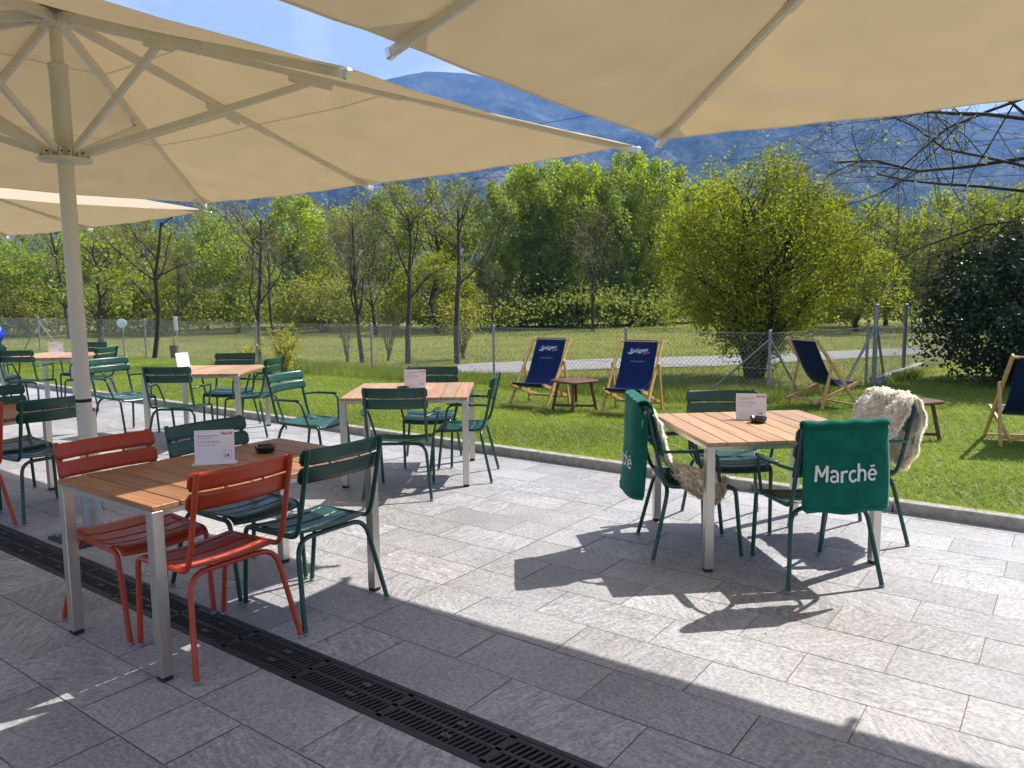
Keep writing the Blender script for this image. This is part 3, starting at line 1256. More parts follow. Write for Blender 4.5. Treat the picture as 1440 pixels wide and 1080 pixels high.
def ab_points(rng, n, a0, a1, bf0, bf1, z, dref, power=1.3):
    A_ = rng.uniform(a0, a1, n)
    u = rng.uniform(0, 1, n)
    lo, hi = bf0(A_), bf1(A_)
    B_ = lo + (hi - lo) * u
    x = A_ * CA + B_ * SA
    y = -A_ * SA + B_ * CA
    d = np.hypot(x, y)
    keep = (rng.uniform(0, 1, n) < np.minimum(1, (dref / d) ** power)) & (y > 2) & (np.abs(x / np.maximum(y, .1)) < .74)
    return np.stack([x, y, np.full(n, z)], 1)[keep]


def grassland():
    rng = np.random.default_rng(5)
    one = np.ones_like

    def fb(A_):
        return np.where(A_ < -3.4, 10.82 + .039 * (A_ + 3.47), np.minimum(10.85 + (A_ + 3.4) * 4, 16.0))
    p = ab_points(rng, 420000, -22, 4.5, lambda A_: one(A_) * 5.972, lambda A_: fb(A_) - .75, .050, 6.0, 1.1)
    V, F, C = blades(rng, p, .036, .0085, 1.2)
    n_ = 9000
    A_ = rng.uniform(-16, 2.5, n_)
    B_ = 5.968 + rng.uniform(0, .05, n_) ** 1.3
    q = np.stack([A_ * CA + B_ * SA, -A_ * SA + B_ * CA, np.full(n_, .05)], 1)
    V2, F2, C2 = blades(rng, q, .06, .007, .8)
    F = np.concatenate([F, F2 + len(V)])
    V, C = np.concatenate([V, V2]), np.concatenate([C, C2])
    tag(np_mesh('lawn_grass', V, F, C, M['grass']), 'short mown green grass growing on the lawn behind the kerb', 'grass', kind='stuff')
    p = ab_points(rng, 60000, -24, -2.2, lambda A_: fb(A_) - 1.0, lambda A_: fb(A_) + .25, .035, 11, 1.0)
    k = np.array([mnoise.noise(Vector((q[0] * 1.1, q[1] * 1.1, 4))) for q in p])
    p = p[(k > -.28) & (p[:, 0] > -6.5)]
    V, F, C = blades(rng, p, .17, .010, .35)
    tag(np_mesh('tall_grass', V, F, C, M['tallgrass']), 'tall unmown grass along the foot of the wire fence', 'grass', kind='stuff')
    n = 330000
    y = rng.uniform(11.5, 36, n)
    x = rng.uniform(-.74, .74, n) * y
    a_, b_ = x * CA - y * SA, x * SA + y * CA
    ok = (b_ > np.where(a_ < -3.4, 10.9 + .039 * (a_ + 3.47), 14.5)) & (rng.uniform(0, 1, n) < np.minimum(1, 16 / y))
    # keep the gravel path clear
    nx, ny = np.array(near).T
    fx, fy = np.array(far).T
    on = (x > near[0][0]) & (y > np.interp(x, nx, ny) + .05) & (y < np.interp(x, fx, fy) - .05)
    ok &= ~on
    p = np.stack([x, y, np.full(n, -.03)], 1)[ok]
    V, F, C = blades(rng, p, .065, .011, .6)
    tag(np_mesh('meadow_grass', V, F, C, M['drygrass']), 'dry yellowish meadow grass between the fence and the wood', 'grass', kind='stuff')


grassland()


def gx(px, y):          # world x that a thing at depth y has when it stands at picture column px
    d = pix_dir(px, 470)
    return d.x / d.y * y


def top_z(py, y):
    d = pix_dir(720, py)
    return CAMH + d.z / d.y * y


# --- prototypes of the trees of the wood (unit size about 8 m)
poplar = leafy_tree('poplar_tree', 21, 8.4, .35, 1.75, 84, 190, .080, .13, M['leaf_pale'], M['bark_grey'], 'poplar', .30, 1.35)
poplar2 = leafy_tree('poplar_tree', 22, 8.4, .4, 1.85, 80, 190, .080, .13, M['leaf_mid'], M['bark_grey'], 'poplar', .30, 1.3)
roundt = leafy_tree('broadleaf_tree', 23, 6.6, .5, 2.4, 66, 160, .085, .13, M['leaf_mid'], M['bark'], 'round', .27)
yellowt = leafy_tree('broadleaf_tree', 24, 7.4, .9, 2.3, 70, 130, .085, .13, M['leaf_yellow'], M['bark'], 'round', .25, 1.2)
olivet = leafy_tree('broadleaf_tree', 25, 6.4, .4, 2.3, 72, 90, .075, .12, M['leaf_olive'], M['bark_grey'], 'round', .24, 1.1)
darksh = leafy_tree('understorey_shrub', 26, 3.2, .1, 2.1, 46, 110, .075, .06, M['leaf_olive'], M['bark_grey'], 'round', .26, 1.0, stems=4)

# column, top row, half width (photo pixels), depth, prototype, proto height, proto radius, label
wood = [
    (8, 333, 62, 35, roundt, 6.6, 2.4, 'mid green bushy tree at the left end of the tree line'),
    (82, 322, 52, 37, roundt, 6.6, 2.4, 'mid green round tree behind the pole of the nearest parasol, left of the pole'),
    (150, 300, 48, 39, olivet, 6.4, 2.3, 'olive thin-leaved tree right beside the nearest parasol pole at its back'),
    (205, 292, 50, 41, yellowt, 7.4, 2.3, 'yellowish green tree behind the leaning bare trunk near the litter bin'),
    (292, 282, 54, 40, roundt, 6.6, 2.4, 'green dome-topped tree straight below the far corner of the nearest parasol'),
    (352, 300, 46, 42, olivet, 6.4, 2.3, 'olive sparse tree behind the forked bare tree'),
    (425, 277, 52, 43, poplar, 8.4, 1.75, 'pale green tree rising between the two bare trees left of the centre'),
    (492, 287, 46, 42, olivet, 6.4, 2.3, 'olive twiggy tree behind the bare tree with the arched limb'),
    (556, 262, 42, 42, poplar2, 8.4, 1.85, 'darker green narrow tree under the middle rib end of the nearest parasol'),
    (622, 250, 62, 40, yellowt, 7.4, 2.3, 'bright yellow green tree behind the tallest pair of bare trunks'),
    (735, 236, 44, 40, poplar, 8.4, 1.75, 'pale green poplar, leftmost of the tall row behind the left deck chair'),
    (790, 231, 42, 41, poplar, 8.4, 1.75, 'pale green poplar right above the small table between the deck chairs'),
    (842, 240, 42, 42, poplar2, 8.4, 1.85, 'mid green poplar between the paler poplars above the second deck chair'),
    (888, 219, 40, 42, poplar, 8.4, 1.75, 'tallest pale green poplar just below the point where the two big parasols meet'),
    (946, 246, 42, 43, poplar2, 8.4, 1.85, 'mid green poplar against the left side of the round yellow maple'),
    (1000, 262, 44, 44, poplar, 8.4, 1.75, 'pale poplar whose top shows above the left shoulder of the yellow maple'),
    (700, 262, 40, 38, poplar2, 8.4, 1.85, 'mid green poplar just right of the thick bare trunk'),
    (764, 243, 40, 39, poplar2, 8.4, 1.85, 'mid green poplar squeezed between the two leftmost pale poplars'),
    (816, 236, 38, 39, poplar, 8.4, 1.75, 'slender pale poplar left of the middle of the poplar row'),
    (866, 244, 38, 39, poplar2, 8.4, 1.85, 'mid green poplar directly left of the tallest poplar'),
    (918, 232, 38, 40, poplar, 8.4, 1.75, 'slender pale poplar directly right of the tallest poplar'),
    (1150, 300, 60, 44, roundt, 6.6, 2.4, 'green tree hidden mostly behind the round yellow maple'),
    (1245, 292, 62, 36, yellowt, 7.4, 2.3, 'yellow green tree right of the round maple behind the fence corner'),
    (1335, 272, 66, 34, yellowt, 7.4, 2.3, 'yellow green tree above the dark evergreen shrub behind the bare branches'),
    (1425, 262, 66, 33, yellowt, 7.4, 2.3, 'yellow green tree at the right edge above the dark shrub'),
]
for i, (px, ty, hw, y, pr, ph, prr, lab) in enumerate(wood):
    y *= .90
    hgt = top_z(ty, y)
    rad = hw / F_PX * y
    place(pr, gx(px, y), y, i * 1.7, lab, 'trees of the wood behind the meadow', -.03, (rad / prr, rad / prr, hgt / ph))
unders = [(40, 392, 34), (118, 402, 33), (190, 388, 35), (262, 398, 34), (322, 382, 36), (395, 402, 33), (455, 380, 35), (535, 392, 34), (600, 400, 33), (690, 396, 34),
          (760, 405, 35), (830, 412, 35), (905, 402, 34), (985, 412, 35), (1190, 392, 31), (1275, 380, 30)]
thin = bare_tree('thin_tree', 30, 5.6, .07, .8, .25, (.03, 0), 5, M['bud'], 500, .035, M['twig'], 0, .85)
spots = ['at the far left edge of the wood', 'right behind the nearest parasol pole', 'behind the round white sign', 'behind the litter bin post', 'left of the forked bare tree',
         'right of the forked bare tree', 'left of the bare tree with the arched limb', 'between two slender bare trunks', 'left of the yellow fountain shaped shrub', 'just left of the tall poplars',
         'under the leftmost tall poplars', 'under the middle of the poplar row', 'behind the second deck chair', 'left of the yellow maple stem', 'right of the yellow maple crown', 'beyond the fence corner posts']
for i, ((px, ty, y), sp) in enumerate(zip(unders, spots)):
    y *= .92
    if i in (10, 12):
        continue
    hgt = top_z(ty, y)
    if i in (0, 6, 12):
        place(darksh, gx(px, y), y, i * 2.1, 'low olive brown shrub ' + sp, 'shrubs at the edge of the wood', -.03, (.6 + .35 * math.sin(i * 1.3) ** 2, .8, hgt / 3.2 * (.7 + .35 * math.cos(i * 2.2) ** 2)))
    elif i % 2 == 0:
        pr_, ph_, pr2 = ((olivet, 6.4, 2.3), (yellowt, 7.4, 2.3), (roundt, 6.6, 2.4))[(i // 2) % 3]
        h_ = top_z(ty - 40 - 18 * math.sin(i * 1.9), y)
        place(pr_, gx(px + 14, y), y, i * 1.3, 'low leafy tree in front of the wood ' + sp, 'trees of the wood behind the meadow', -.03, (.72, .72, h_ / ph_))
    else:
        place(thin, gx(px, y), y - 1, i * 2.1, 'thin grey bare tree ' + sp, 'thin bare trees at the edge of the wood', -.03, .85 + .25 * math.sin(i * 1.9))


def shade_undergrowth():  # dark leaf strip added to give the shadow band under the wood
    rng = np.random.default_rng(91)
    Ps, ct = [], []
    for i in range(520):
        y = rng.uniform(30.0, 37)
        x = rng.uniform(-.80, .80) * y
        zt = rng.uniform(.1, 2.3) * (.55 + .45 * math.sin(x * .7) * math.cos(x * .23))
        n = 70
        d = rng.normal(size=(n, 3)) * np.array([.55, .5, .38])
        d[:, 2] = np.abs(d[:, 2])
        Ps.append(np.array([x, y, max(zt, 0)]) + d)
        ct.append(np.full(n, rng.uniform(0, 1)))
    P = np.concatenate(Ps)
    V, F, C = leaf_quads(rng, P, .075, np.concatenate(ct))
    tag(np_mesh('shade_undergrowth', V, F, C, M['leaf_dark']), 'low leafy growth darkened to give the shadow band at the foot of the wood', 'shade_undergrowth', kind='stuff')


shade_undergrowth()


def woodland():
    rng = np.random.default_rng(77)
    Ps, ct = [], []
    for i in range(330):
        y = rng.uniform(47, 60)
        x = rng.uniform(-.80, .80) * y
        zt = rng.uniform(2, 7.2)
        n = 110
        d = rng.normal(size=(n, 3)) * np.array([.75, .75, .6])
        Ps.append(np.array([x, y, zt]) + d)
        ct.append(np.full(n, rng.uniform(0, 1)))
    for i in range(250):
        y = rng.uniform(42, 52)
        x = rng.uniform(-.80, .80) * y
        n = 90
        d = rng.normal(size=(n, 3)) * np.array([.9, .9, .6])
        d[:, 2] = np.abs(d[:, 2] + .8)
        Ps.append(np.array([x, y, 0]) + d)
        ct.append(np.full(n, rng.uniform(0, .6)))
    P = np.concatenate(Ps)
    V, F, C = leaf_quads(rng, P, .16, np.concatenate(ct))
    tag(np_mesh('woodland', V, F, C, M['leaf_dark']), 'dense shady wood filling the gaps behind the first trees', 'wood', kind='stuff')


woodland()

# --- bare trees along the far side of the fence
bares = [
    (217, 505, 248, 3, .085, 1.0, (.12, 0), 'leaning dark bare tree beside the litter bin post'),
    (366, 512, 242, 16, .075, 1.1, (-.02, 0), 'dark bare tree forking low, behind the table with the edge-on card'),
    (510, 508, 268, 5, .072, .9, (-.03, .05), 'slim bare tree with a long arched limb on its left'),
    (574, 510, 238, 12, .085, .8, (.0, .0), 'straight dark bare tree behind the middle table card'),
    (643, 510, 228, 9, .09, .95, (.05, .0), 'thick dark bare tree rising from the yellow fountain shaped shrub'),
]
for px, by, ty, seed, tr, spr, lean, lab in bares:
    d = pix_dir(px, by)
    t = -CAMH / d.z
    x, y = d.x * t, d.y * t
    H = top_z(ty, y)
    o = bare_tree('bare_tree', seed, H * 1.12, tr * .82, spr, .30, lean, 5, M['leaf_olive'], 900, .020, M['bark_grey'], 0, .9)
    o.location = (x, y, -.03)
    tag(o, lab, None, 'bare trees along the fence')
o = leafy_tree('young_tree', 41, 2.6, .9, .85, 26, 70, .04, .07, M['leaf_mid'], M['bark'], 'round', .33)
o.location = (gx(141, 21), 21, -.03)
o.scale = (1.3, 1.3, 1.35)
tag(o, 'small leafy dark-stemmed tree left of the round white sign')

# --- shrubs by the fence
def stem_shrub(name, seed, H, R, nst, mleaf, nleaf, leaf, arch=.35, mst=None):
    rng = np.random.default_rng(seed)
    root = empty(name, None, 'shrub')
    st = MB()
    P = []
    for i in range(nst):
        a = rng.uniform(0, 2 * PI)
        r = R * rng.uniform(.3, 1)
        h = H * rng.uniform(.6, 1)
        pts = []
        for k in range(7):
            t = k / 6
            pts.append(Vector((math.cos(a) * r * t ** 1.5 + rng.normal() * .02, math.sin(a) * r * t ** 1.5 + rng.normal() * .02, h * (t - arch * t * t * .5) / (1 - arch * .5))))
        st.tube(pts, [.011 * (1 - .8 * k / 6) for k in range(7)], 4, cap=False)
        for j in range(4):
            k = rng.integers(2, 6)
            q = pts[k] + Vector(rng.normal(size=3)) * .2 * H * .5 + Vector((0, 0, .08 * H))
            st.tube([pts[k], (pts[k] + q) / 2 + Vector(rng.normal(size=3)) * .02, q], [.006, .004, .002], 3, cap=False)
            for m_ in range(nleaf // (nst * 4)):
                t = rng.uniform(.2, 1.1)
                P.append(np.array(pts[k].lerp(q, t)) + rng.normal(size=3) * .035 * H)
    st.build('stems', mst or M['twig'], root)
    if nleaf:
        P = np.array(P)
        V, F, C = leaf_quads(rng, P, leaf, rng.uniform(0, 1, len(P)))
        np_mesh('foliage', V, F, C, mleaf, root)
    return root


o = stem_shrub('flowering_bush', 51, 1.0, .42, 16, M['blossom'], 1100, .026)
o.location = (gx(398, 14.6), 14.6, -.02)
tag(o, 'yellow flowering bush by the fence right of the nearer forked tree')
o = stem_shrub('flowering_bush', 52, .75, .35, 12, M['blossom'], 420, .026)
o.location = (gx(348, 15.2), 15.2, -.02)
tag(o, 'smaller thin yellow flowering bush left of the fuller one at the fence')
o = stem_shrub('fountain_shrub', 53, 1.75, 1.0, 34, M['blossom'], 1500, .024, .5)
o.location = (gx(650, 18.6), 18.6, -.03)
tag(o, 'yellow fountain shaped shrub with arching twigs around the thick bare trunk')
o = stem_shrub('bare_shrub', 54, 1.6, .7, 14, M['bud'], 60, .02, .1, M['bark_grey'])
o.location = (gx(487, 18.2), 18.2, -.03)
tag(o, 'leafless many stemmed shrub left of the middle fence post')
o = stem_shrub('bare_shrub', 55, 1.7, .8, 16, M['bud'], 80, .02, .1, M['bark_grey'])
o.location = (gx(545, 18.4), 18.4, -.03)
tag(o, 'leafless many stemmed shrub just right of the middle fence post')

# --- the round yellow maple beyond the fence
maple = leafy_tree('maple_tree', 61, 3.80, .42, 1.72, 400, 110, .030, .085, M['leaf_yellow'], M['bark'], 'vase', .115, 2.7, stems=5)
maple.location = (4.38, 13.95, -.03)
tag(maple, 'round yellow green maple just beyond the fence behind the third deck chair')

# --- dark evergreen shrub at the right
ev = leafy_tree('evergreen_shrub', 62, 2.5, .0, 1.75, 300, 150, .036, .06, M['leaf_shrub'], M['bark'], 'round', .2, 1.0, stems=6)
ev.location = (8.42, 12.2, .03)
rng = np.random.default_rng(63)
q = rng.normal(size=(900, 3))
q /= np.linalg.norm(q, axis=1)[:, None]
q = q[q[:, 2] > -.3]
cl = rng.integers(0, 60, len(q))
cc = q[:60]
P = (cc[cl % len(cc)] + rng.normal(size=(len(q), 3)) * .05) * np.array([1.85, 1.85, 1.35]) + np.array([0, 0, 1.3])
V, F, C = leaf_quads(rng, P, .042, rng.uniform(0, 1, len(P)), 1.0)
np_mesh('new_shoots', V, F, C, M['leaf_red'], ev)
tag(ev, 'big dark evergreen shrub with reddish new shoots at the right edge of the lawn')

# --- bare tree whose branches reach in from the right
bt = bare_tree('bare_tree', 84, 7.0, .115, 1.7, .26, (-.10, -.05), 5, M['leaf_yellow'], 2600, .030, M['bark'], .05, 1.1, 1.2,
               ((4.3, (-1, -.10, .10), 3.5, .040), (3.8, (-1, .12, .02), 3.7, .043), (3.1, (-1, .0, .06), 3.4, .036), (4.8, (-.9, -.2, .25), 3.0, .033),
                (2.7, (-1, .15, .05), 2.9, .030), (4.0, (-.9, -.4, .05), 2.8, .033), (3.4, (-1, .3, .12), 3.2, .033), (4.6, (-1, .2, .0), 3.3, .034)))
bt.location = (gx(1500, 13.4), 13.4, .0)
tag(bt, 'bare budding tree reaching in from the right edge above the evergreen shrub', None, 'bare trees along the fence')

# ------------------------------------------------------------------ fences
fl0, fdir = Vector((3.63, 10.77, 0)), Vector((-17.39, 11.81, 0)).normalized()


def on_line(px, p0, d):
    k = gx(px, 1.0)
    # (p0.x + s d.x) = k (p0.y + s d.y)
    s = (k * p0.y - p0.x) / (d.x - k * d.y)
    return s


def wire_mesh(root, runs, h, pitch, r=.0021):
    mb = MB()
    for p0, p1 in runs:
        ln = (p1 - p0).length
        d = (p1 - p0) / ln
        q = Vector((0, 0, 1))
        k = -int(h / pitch) - 1
        while k * pitch < ln:
            a = k * pitch
            s0, s1 = max(a, 0), min(a + h, ln)
            if s1 > s0:
                mb.tube([p0 + d * s0 + q * (s0 - a + .03), p0 + d * s1 + q * (s1 - a + .03)], r, 3, False)
                mb.tube([p0 + d * s0 + q * (h - (s0 - a) + .03), p0 + d * s1 + q * (h - (s1 - a) + .03)], r, 3, False)
            k += 1
        for z in (.04, h * .5, h + .03):
            mb.tube([p0 + q * z, p1 + q * z], r * 1.4, 3, False)
    return mb.build('wire_mesh', M['wire'], root)


def post(root, p, h, r=.021, mat=None):
    mb = MB()
    mb.tube([(p.x, p.y, -.1), (p.x, p.y, h)], r, 10)
    mb.lathe([(r * 1.25, h - .005), (r * 1.25, h + .012), (r * .6, h + .026), (0, h + .028)], 10, (p.x, p.y, 0))
    return mb.build('post', mat or M['galv'], root)


def brace(root, p0, p1, r=.016):
    mb = MB()
    mb.tube([p0, p1], r, 8)
    return mb.build('brace', M['galv'], root)


fr = empty('wire_fence', 'low grey chain link fence running behind the lawn', 'fence')
spx = [on_line(p, fl0, fdir) for p in (1083, 880, 694, 522, 360, 204, 55)]
for s in spx + [spx[-1] + 5.5]:
    post(fr, fl0 + fdir * s, .985)
wire_mesh(fr, [(fl0 + fdir * spx[0], fl0 + fdir * (spx[-1] + 6.5))], .93, .075)
for s, sg, ln in ((spx[0], 1, .95), (spx[-1], 1, 1.0), (spx[-1], -1, 1.3)):
    p = fl0 + fdir * s
    brace(fr, p + Vector((0, 0, .88)), p + fdir * sg * ln + Vector((0, 0, .0)))
fr2 = empty('corner_fence', 'taller galvanised corner fence with slanted braces left of the evergreen shrub', 'fence')
c0, c1, c2, c3 = fl0 + fdir * spx[0], Vector((5.75, 12.22, 0)), Vector((6.95, 13.67, 0)), Vector((9.6, 16.8, 0))
post(fr2, c1, 1.30, .034)
post(fr2, c1 + Vector((-.17, -.10, 0)), 1.0, .022)
post(fr2, c2, 1.27, .034)
post(fr2, c3, 1.27, .034)
wire_mesh(fr2, [(c0, c1), (c1, c2), (c2, c3)], .93, .075)
brace(fr2, c0 + Vector((0, 0, .88)), c0 + (c1 - c0).normalized() * .75 + Vector((0, 0, 0)), .018)
brace(fr2, c1 + Vector((0, 0, 1.0)), c1 + (c0 - c1).normalized() * .85 + Vector((0, 0, .0)), .022)
brace(fr2, c1 + Vector((0, 0, 1.05)), c1 + (c2 - c1).normalized() * .6 + Vector((0, 0, .12)), .022)
mb = MB()
dd = (c2 - c1).normalized()
mb.bar(c1 + dd * .05 + Vector((0, 0, .10)), c2 + dd * 1.2 + Vector((0, 0, .10)), .16, .13, (0, 0, 1), .01)
mb.build('sill', M['concrete'], fr2)

# round sign, stop post with litter bin
sg = empty('sign_post', 'round white sign on a thin pole behind the wire fence', 'sign', (gx(173, 18.2), 18.2, -.03))
mb = MB()
mb.tube([(0, 0, 0), (0, 0, 1.0)], .016, 8)
mb.build('pole', M['galv'], sg)
mb = MB()
zc = top_z(449, 18.2) + .03
mb.lathe([(0, -.008), (.105, -.008), (.112, 0), (.105, .008), (0, .008)], 28)
o = mb.build('sign_plate', M['sign_white'], sg, (0, -.024, zc))
o.rotation_euler = (PI / 2, 0, .12)
mb = MB()
st_y = 20.0
sp_ = empty('stop_post', 'slim grey post with a pale plate and a yellow box beyond the fence', 'post', (gx(248.5, st_y), st_y, -.03))
mb.tube([(0, 0, 0), (0, 0, top_z(440, st_y) + .03)], .02, 8)
mb.build('pole', M['galv'], sp_)
mb = MB()
z0, z1 = top_z(460, st_y) + .03, top_z(440, st_y) + .03
mb.box((0, -.03, (z0 + z1) / 2), (.09, .02, z1 - z0), None, .004)
mb.build('plate', M['sign_white'], sp_)
mb = MB()
z0, z1 = top_z(481, st_y) + .03, top_z(468, st_y) + .03
mb.box((-.05, -.035, (z0 + z1) / 2), (.085, .05, z1 - z0), None, .006)
mb.build('box', M['sign_yellow'], sp_)
lb = empty('litter_bin', 'small black litter bin hung on the stop post under the yellow box', 'litter bin', (gx(246, st_y), st_y - .16, top_z(505, st_y) + .08))
mb = MB()
hb_ = .36
mb.lathe([(0, 0), (.065, 0), (.085, hb_), (.092, hb_), (.092, hb_ + .02), (.078, hb_ + .02), (.075, hb_ - .02), (.06, .03), (0, .03)], 16)
mb.build('bucket', M['bin'], lb)
mb = MB()
mb.box((0, .10, .30), (.03, .06, .05))
mb.build('bracket', M['galv'], lb)

# overhead cables
for lab, pts in (('upper overhead cable crossing in front of the mountain', ((537, 257, 80), (1261, 203, 56))),
                 ('lower overhead cable just above the tree tops', ((452, 286, 82), (1172, 254, 58))),
                 ('third overhead cable seen between the two nearest parasols', ((778, 167, 72), (813, 161, 71)))):
    P = []
    for px, py, y in pts:
        d = pix_dir(px, py)
        P.append(Vector((0, 0, CAMH)) + d * (y / d.y))
    a, b = P
    ext = (b - a)
    k = .8 if ext.length > 10 else 14
    p0, p1 = a - ext * k, b + ext * k
    mb = MB()
    mb.tube([p0.lerp(p1, t / 12) - Vector((0, 0, 4 * (t / 12) * (1 - t / 12) * .25)) for t in range(13)], .022, 5)
    o = mb.build('overhead_cable', M['cable'])
    tag(o, lab, 'cable', 'overhead cables')

# ------------------------------------------------------------------ drain
dr = empty('drain', 'long black slotted drain grating set in the paving', 'drain', W(-4, 1.985, 0), TERR)
A0, A1 = -9.0, 6.0
mb = MB()
mb.box(((A0 + A1) / 2, 0, -.06), (A1 - A0, .20, .02))
mb.build('channel', M['black_rubber'], dr)
mb = MB()
for yy, w in ((-.107, .018), (.107, .018)):
    mb.box(((A0 + A1) / 2, yy, -.024), (A1 - A0, w, .052), None, .002)
mb.build('channel_edge', M['iron'], dr)
mb = MB()
for yy, w in ((-.087, .020), (0, .018), (.087, .020)):
    mb.box(((A0 + A1) / 2, yy, -.0105), (A1 - A0, w, .020), None, .002)
x = A0
i = 0
sk = Matrix.Rotation(math.radians(-14), 3, 'Z')
while x < A1:
    for yy in (-.043, .043):
        mb.box((x, yy, -.011), (.0105, .076, .018), sk if True else None, .0015)
    if i % 19 == 0:
        mb.box((x + .011, 0, -.0098), (.03, .19, .0186), None, .0015)
    x += .0262
    i += 1
mb.build('grating', M['iron'], dr)
x = A0 + .26
while x < A1:
    for yy in (-.045, .045):
        mb = MB()
        mb.box((x, yy, .0004), (.045, .022, .006), None, .002)
        mb.lathe([(0, .007), (.007, .007), (.007, .002)], 8, (x, yy, 0))
        if -5.2 < x < 3.5:
            mb.build('bolt', M['bolt'], dr)
    x += .5


# ------------------------------------------------------------------ chairs
def make_chair(name, cat, paint, arms):
    root = empty(name, None, cat)
    r = .0122
    # seat: five slats across, dished and rolling down at the front, tied by small bridges
    ys = [(-.195, .462), (-.15, .452), (-.10, .444), (-.04, .438), (.03, .437), (.10, .441), (.15, .443), (.19, .438), (.218, .425), (.235, .405)]

    def zy(y):
        for (y0, z0), (y1, z1) in zip(ys, ys[1:]):
            if y <= y1:
                return z0 + (z1 - z0) * (y - y0) / (y1 - y0)
        return ys[-1][1]
    mb = MB()
    edges = [-.200, -.090, .020, .130, .236]
    for e0, e1 in zip(edges, edges[1:]):
        P = []
        m_ = 5
        for i in range(m_ + 1):
            y = e0 + .003 + (e1 - e0 - .006) * i / m_
            row = []
            for j in range(13):
                u = -1 + 2 * j / 12
                hw = .222 - .018 * (y + .2) / .43
                row.append(Vector((u * hw, y, zy(y) - .014 * (1 - u * u))))
            P.append(row)
        mb.sheet(P, .004)
        if e1 < .23:
            for xx in (-.165, -.055, .055, .165):
                mb.box((xx, e1, zy(e1) - .014 * (1 - (xx / .21) ** 2)), (.028, .012, .0036))
    mb.build('seat', paint, root)
    # back uprights lean back
    def yb(z):
        return -.212 - .085 * (z - .50) / .37
    # back slats
    for z0, z1 in ((.706, .782), (.792, .868)):
        P = []
        for i in range(5):
            v = i / 4
            row = []
            for j in range(21):
                u = math.sin(PI / 2 * (-1 + 2 * j / 20))
                e = max(0, (abs(u) - .945) / .055)
                hh = (z1 - z0) / 2 * max(.55, math.sqrt(max(0, 1 - e * e)))
                z = (z0 + z1) / 2 + (v * 2 - 1) * hh
                y = yb(z) + .014 - .034 * (1 - u * u) + .012
                row.append(Vector((u * .247, y, z)))
            P.append(row)
        mb = MB()
        mb.sheet(P, .006)
        if z0 < .75:
            for xx in (-.09, .09):
                mb.box((xx, yb(.787) - .034 * (1 - (xx / .247) ** 2) + .026, .787), (.010, .005, .016))
        mb.build('back_slat', paint, root)
    for sx in (-1, 1):
        # upright running down and forward into the seat rail
        mb = MB()
        mb.tube(fillet([(sx * .226, yb(.872), .872), (sx * .226, yb(.52), .52), (sx * .226, -.185, .442), (sx * .222, .13, .430)], .075, 6), r, 12)
        mb.build('back_frame', paint, root)
        mb = MB()
        mb.tube(fillet([(sx * .222, .13, .430), (sx * .219, .215, .428), (sx * .210, .262, .012)], .07, 6), r, 12)
        fl = mb.build('leg', paint, root)
        mb = MB()
        mb.lathe([(0, 0), (.0125, 0), (.0135, .004), (.0135, .016), (0, .016)], 12, (sx * .210, .262, 0))
        mb.build('foot_cap', M['glide'], fl)
        mb = MB()
        mb.tube(fillet([(0, -.168, .424), (sx * .21, -.172, .424), (sx * .262, -.268, .012)], .085, 7), r, 12)
        rl = mb.build('leg', paint, root)
        mb = MB()
        mb.lathe([(0, 0), (.0125, 0), (.0135, .004), (.0135, .016), (0, .016)], 12, (sx * .262, -.268, 0))
        mb.build('foot_cap', M['glide'], rl)
        if arms:
            mb = MB()
            mb.tube(fillet([(sx * .226, yb(.645), .645), (sx * .272, yb(.645) + .07, .655), (sx * .285, .085, .655), (sx * .232, .125, .432)], .06, 6), .0095, 10)
            ar = mb.build('armrest', paint, root)
            mb = MB()
            P = []
            for i in range(9):
                t = i / 8
                y = -.13 + .22 * t
                hw = .026 * (1 - (2 * t - 1) ** 6 * .5)
                row = [Vector((sx * (.278 + .006 * t) + u * hw, y, .667 - .003 * u * u)) for u in (-1, -.5, 0, .5, 1)]
                P.append(row)
            mb.sheet(P, .005)
            mb.build('arm_pad', paint, ar)
    mb = MB()
    mb.tube([(-.215, .12, .424), (.215, .12, .424)], .008, 8)
    mb.build('cross_bar', paint, root)
    return root


red = make_chair('side_chair', 'chair', M['red_paint'], False)
grn = make_chair('side_chair', 'chair', M['green_paint'], False)
arm = make_chair('armchair', 'chair', M['green_paint'], True)


def chair_ab(pr, a, b, rz, lab, grp):
    p = W(a, b)
    return place(pr, p.x, p.y, rz, lab, grp)


g1, g2, g3 = 'chairs round the long table', 'chairs round the table at the left edge', 'armchairs at the square tables'
chair_ab(red, -3.075, 1.890, FA_NEG, 'nearest red metal chair, its back to the camera, beside the green chair', g1)
chair_ab(grn, -3.075, 2.438, FA_NEG, 'dark green armless chair in the foreground next to the red chair', g1)
chair_ab(red, -3.645, 1.868, FA_POS, 'red metal chair across the long table, right in front of the parasol pole', g1)
chair_ab(grn, -3.645, 2.432, FA_POS + .02, 'green armless chair on the far side of the long table behind the menu card', g1)
chair_ab(red, -6.085, 1.870, FA_NEG, 'red metal chair cut by the left edge of the photo', g2)
chair_ab(grn, -6.070, 2.438, FA_NEG, 'dark green armless chair left of the parasol pole, its back to the camera', g2)
chair_ab(red, -6.655, 1.868, FA_POS, 'red metal chair out at the far side of the left edge table', g2)
chair_ab(grn, -6.640, 2.432, FA_POS, 'green armless chair at the left edge, back facing inwards over the cropped table', g2)


def ach(x, y, fx, fy, lab):
    return place(arm, x, y, facing(fx, fy), lab, g3)


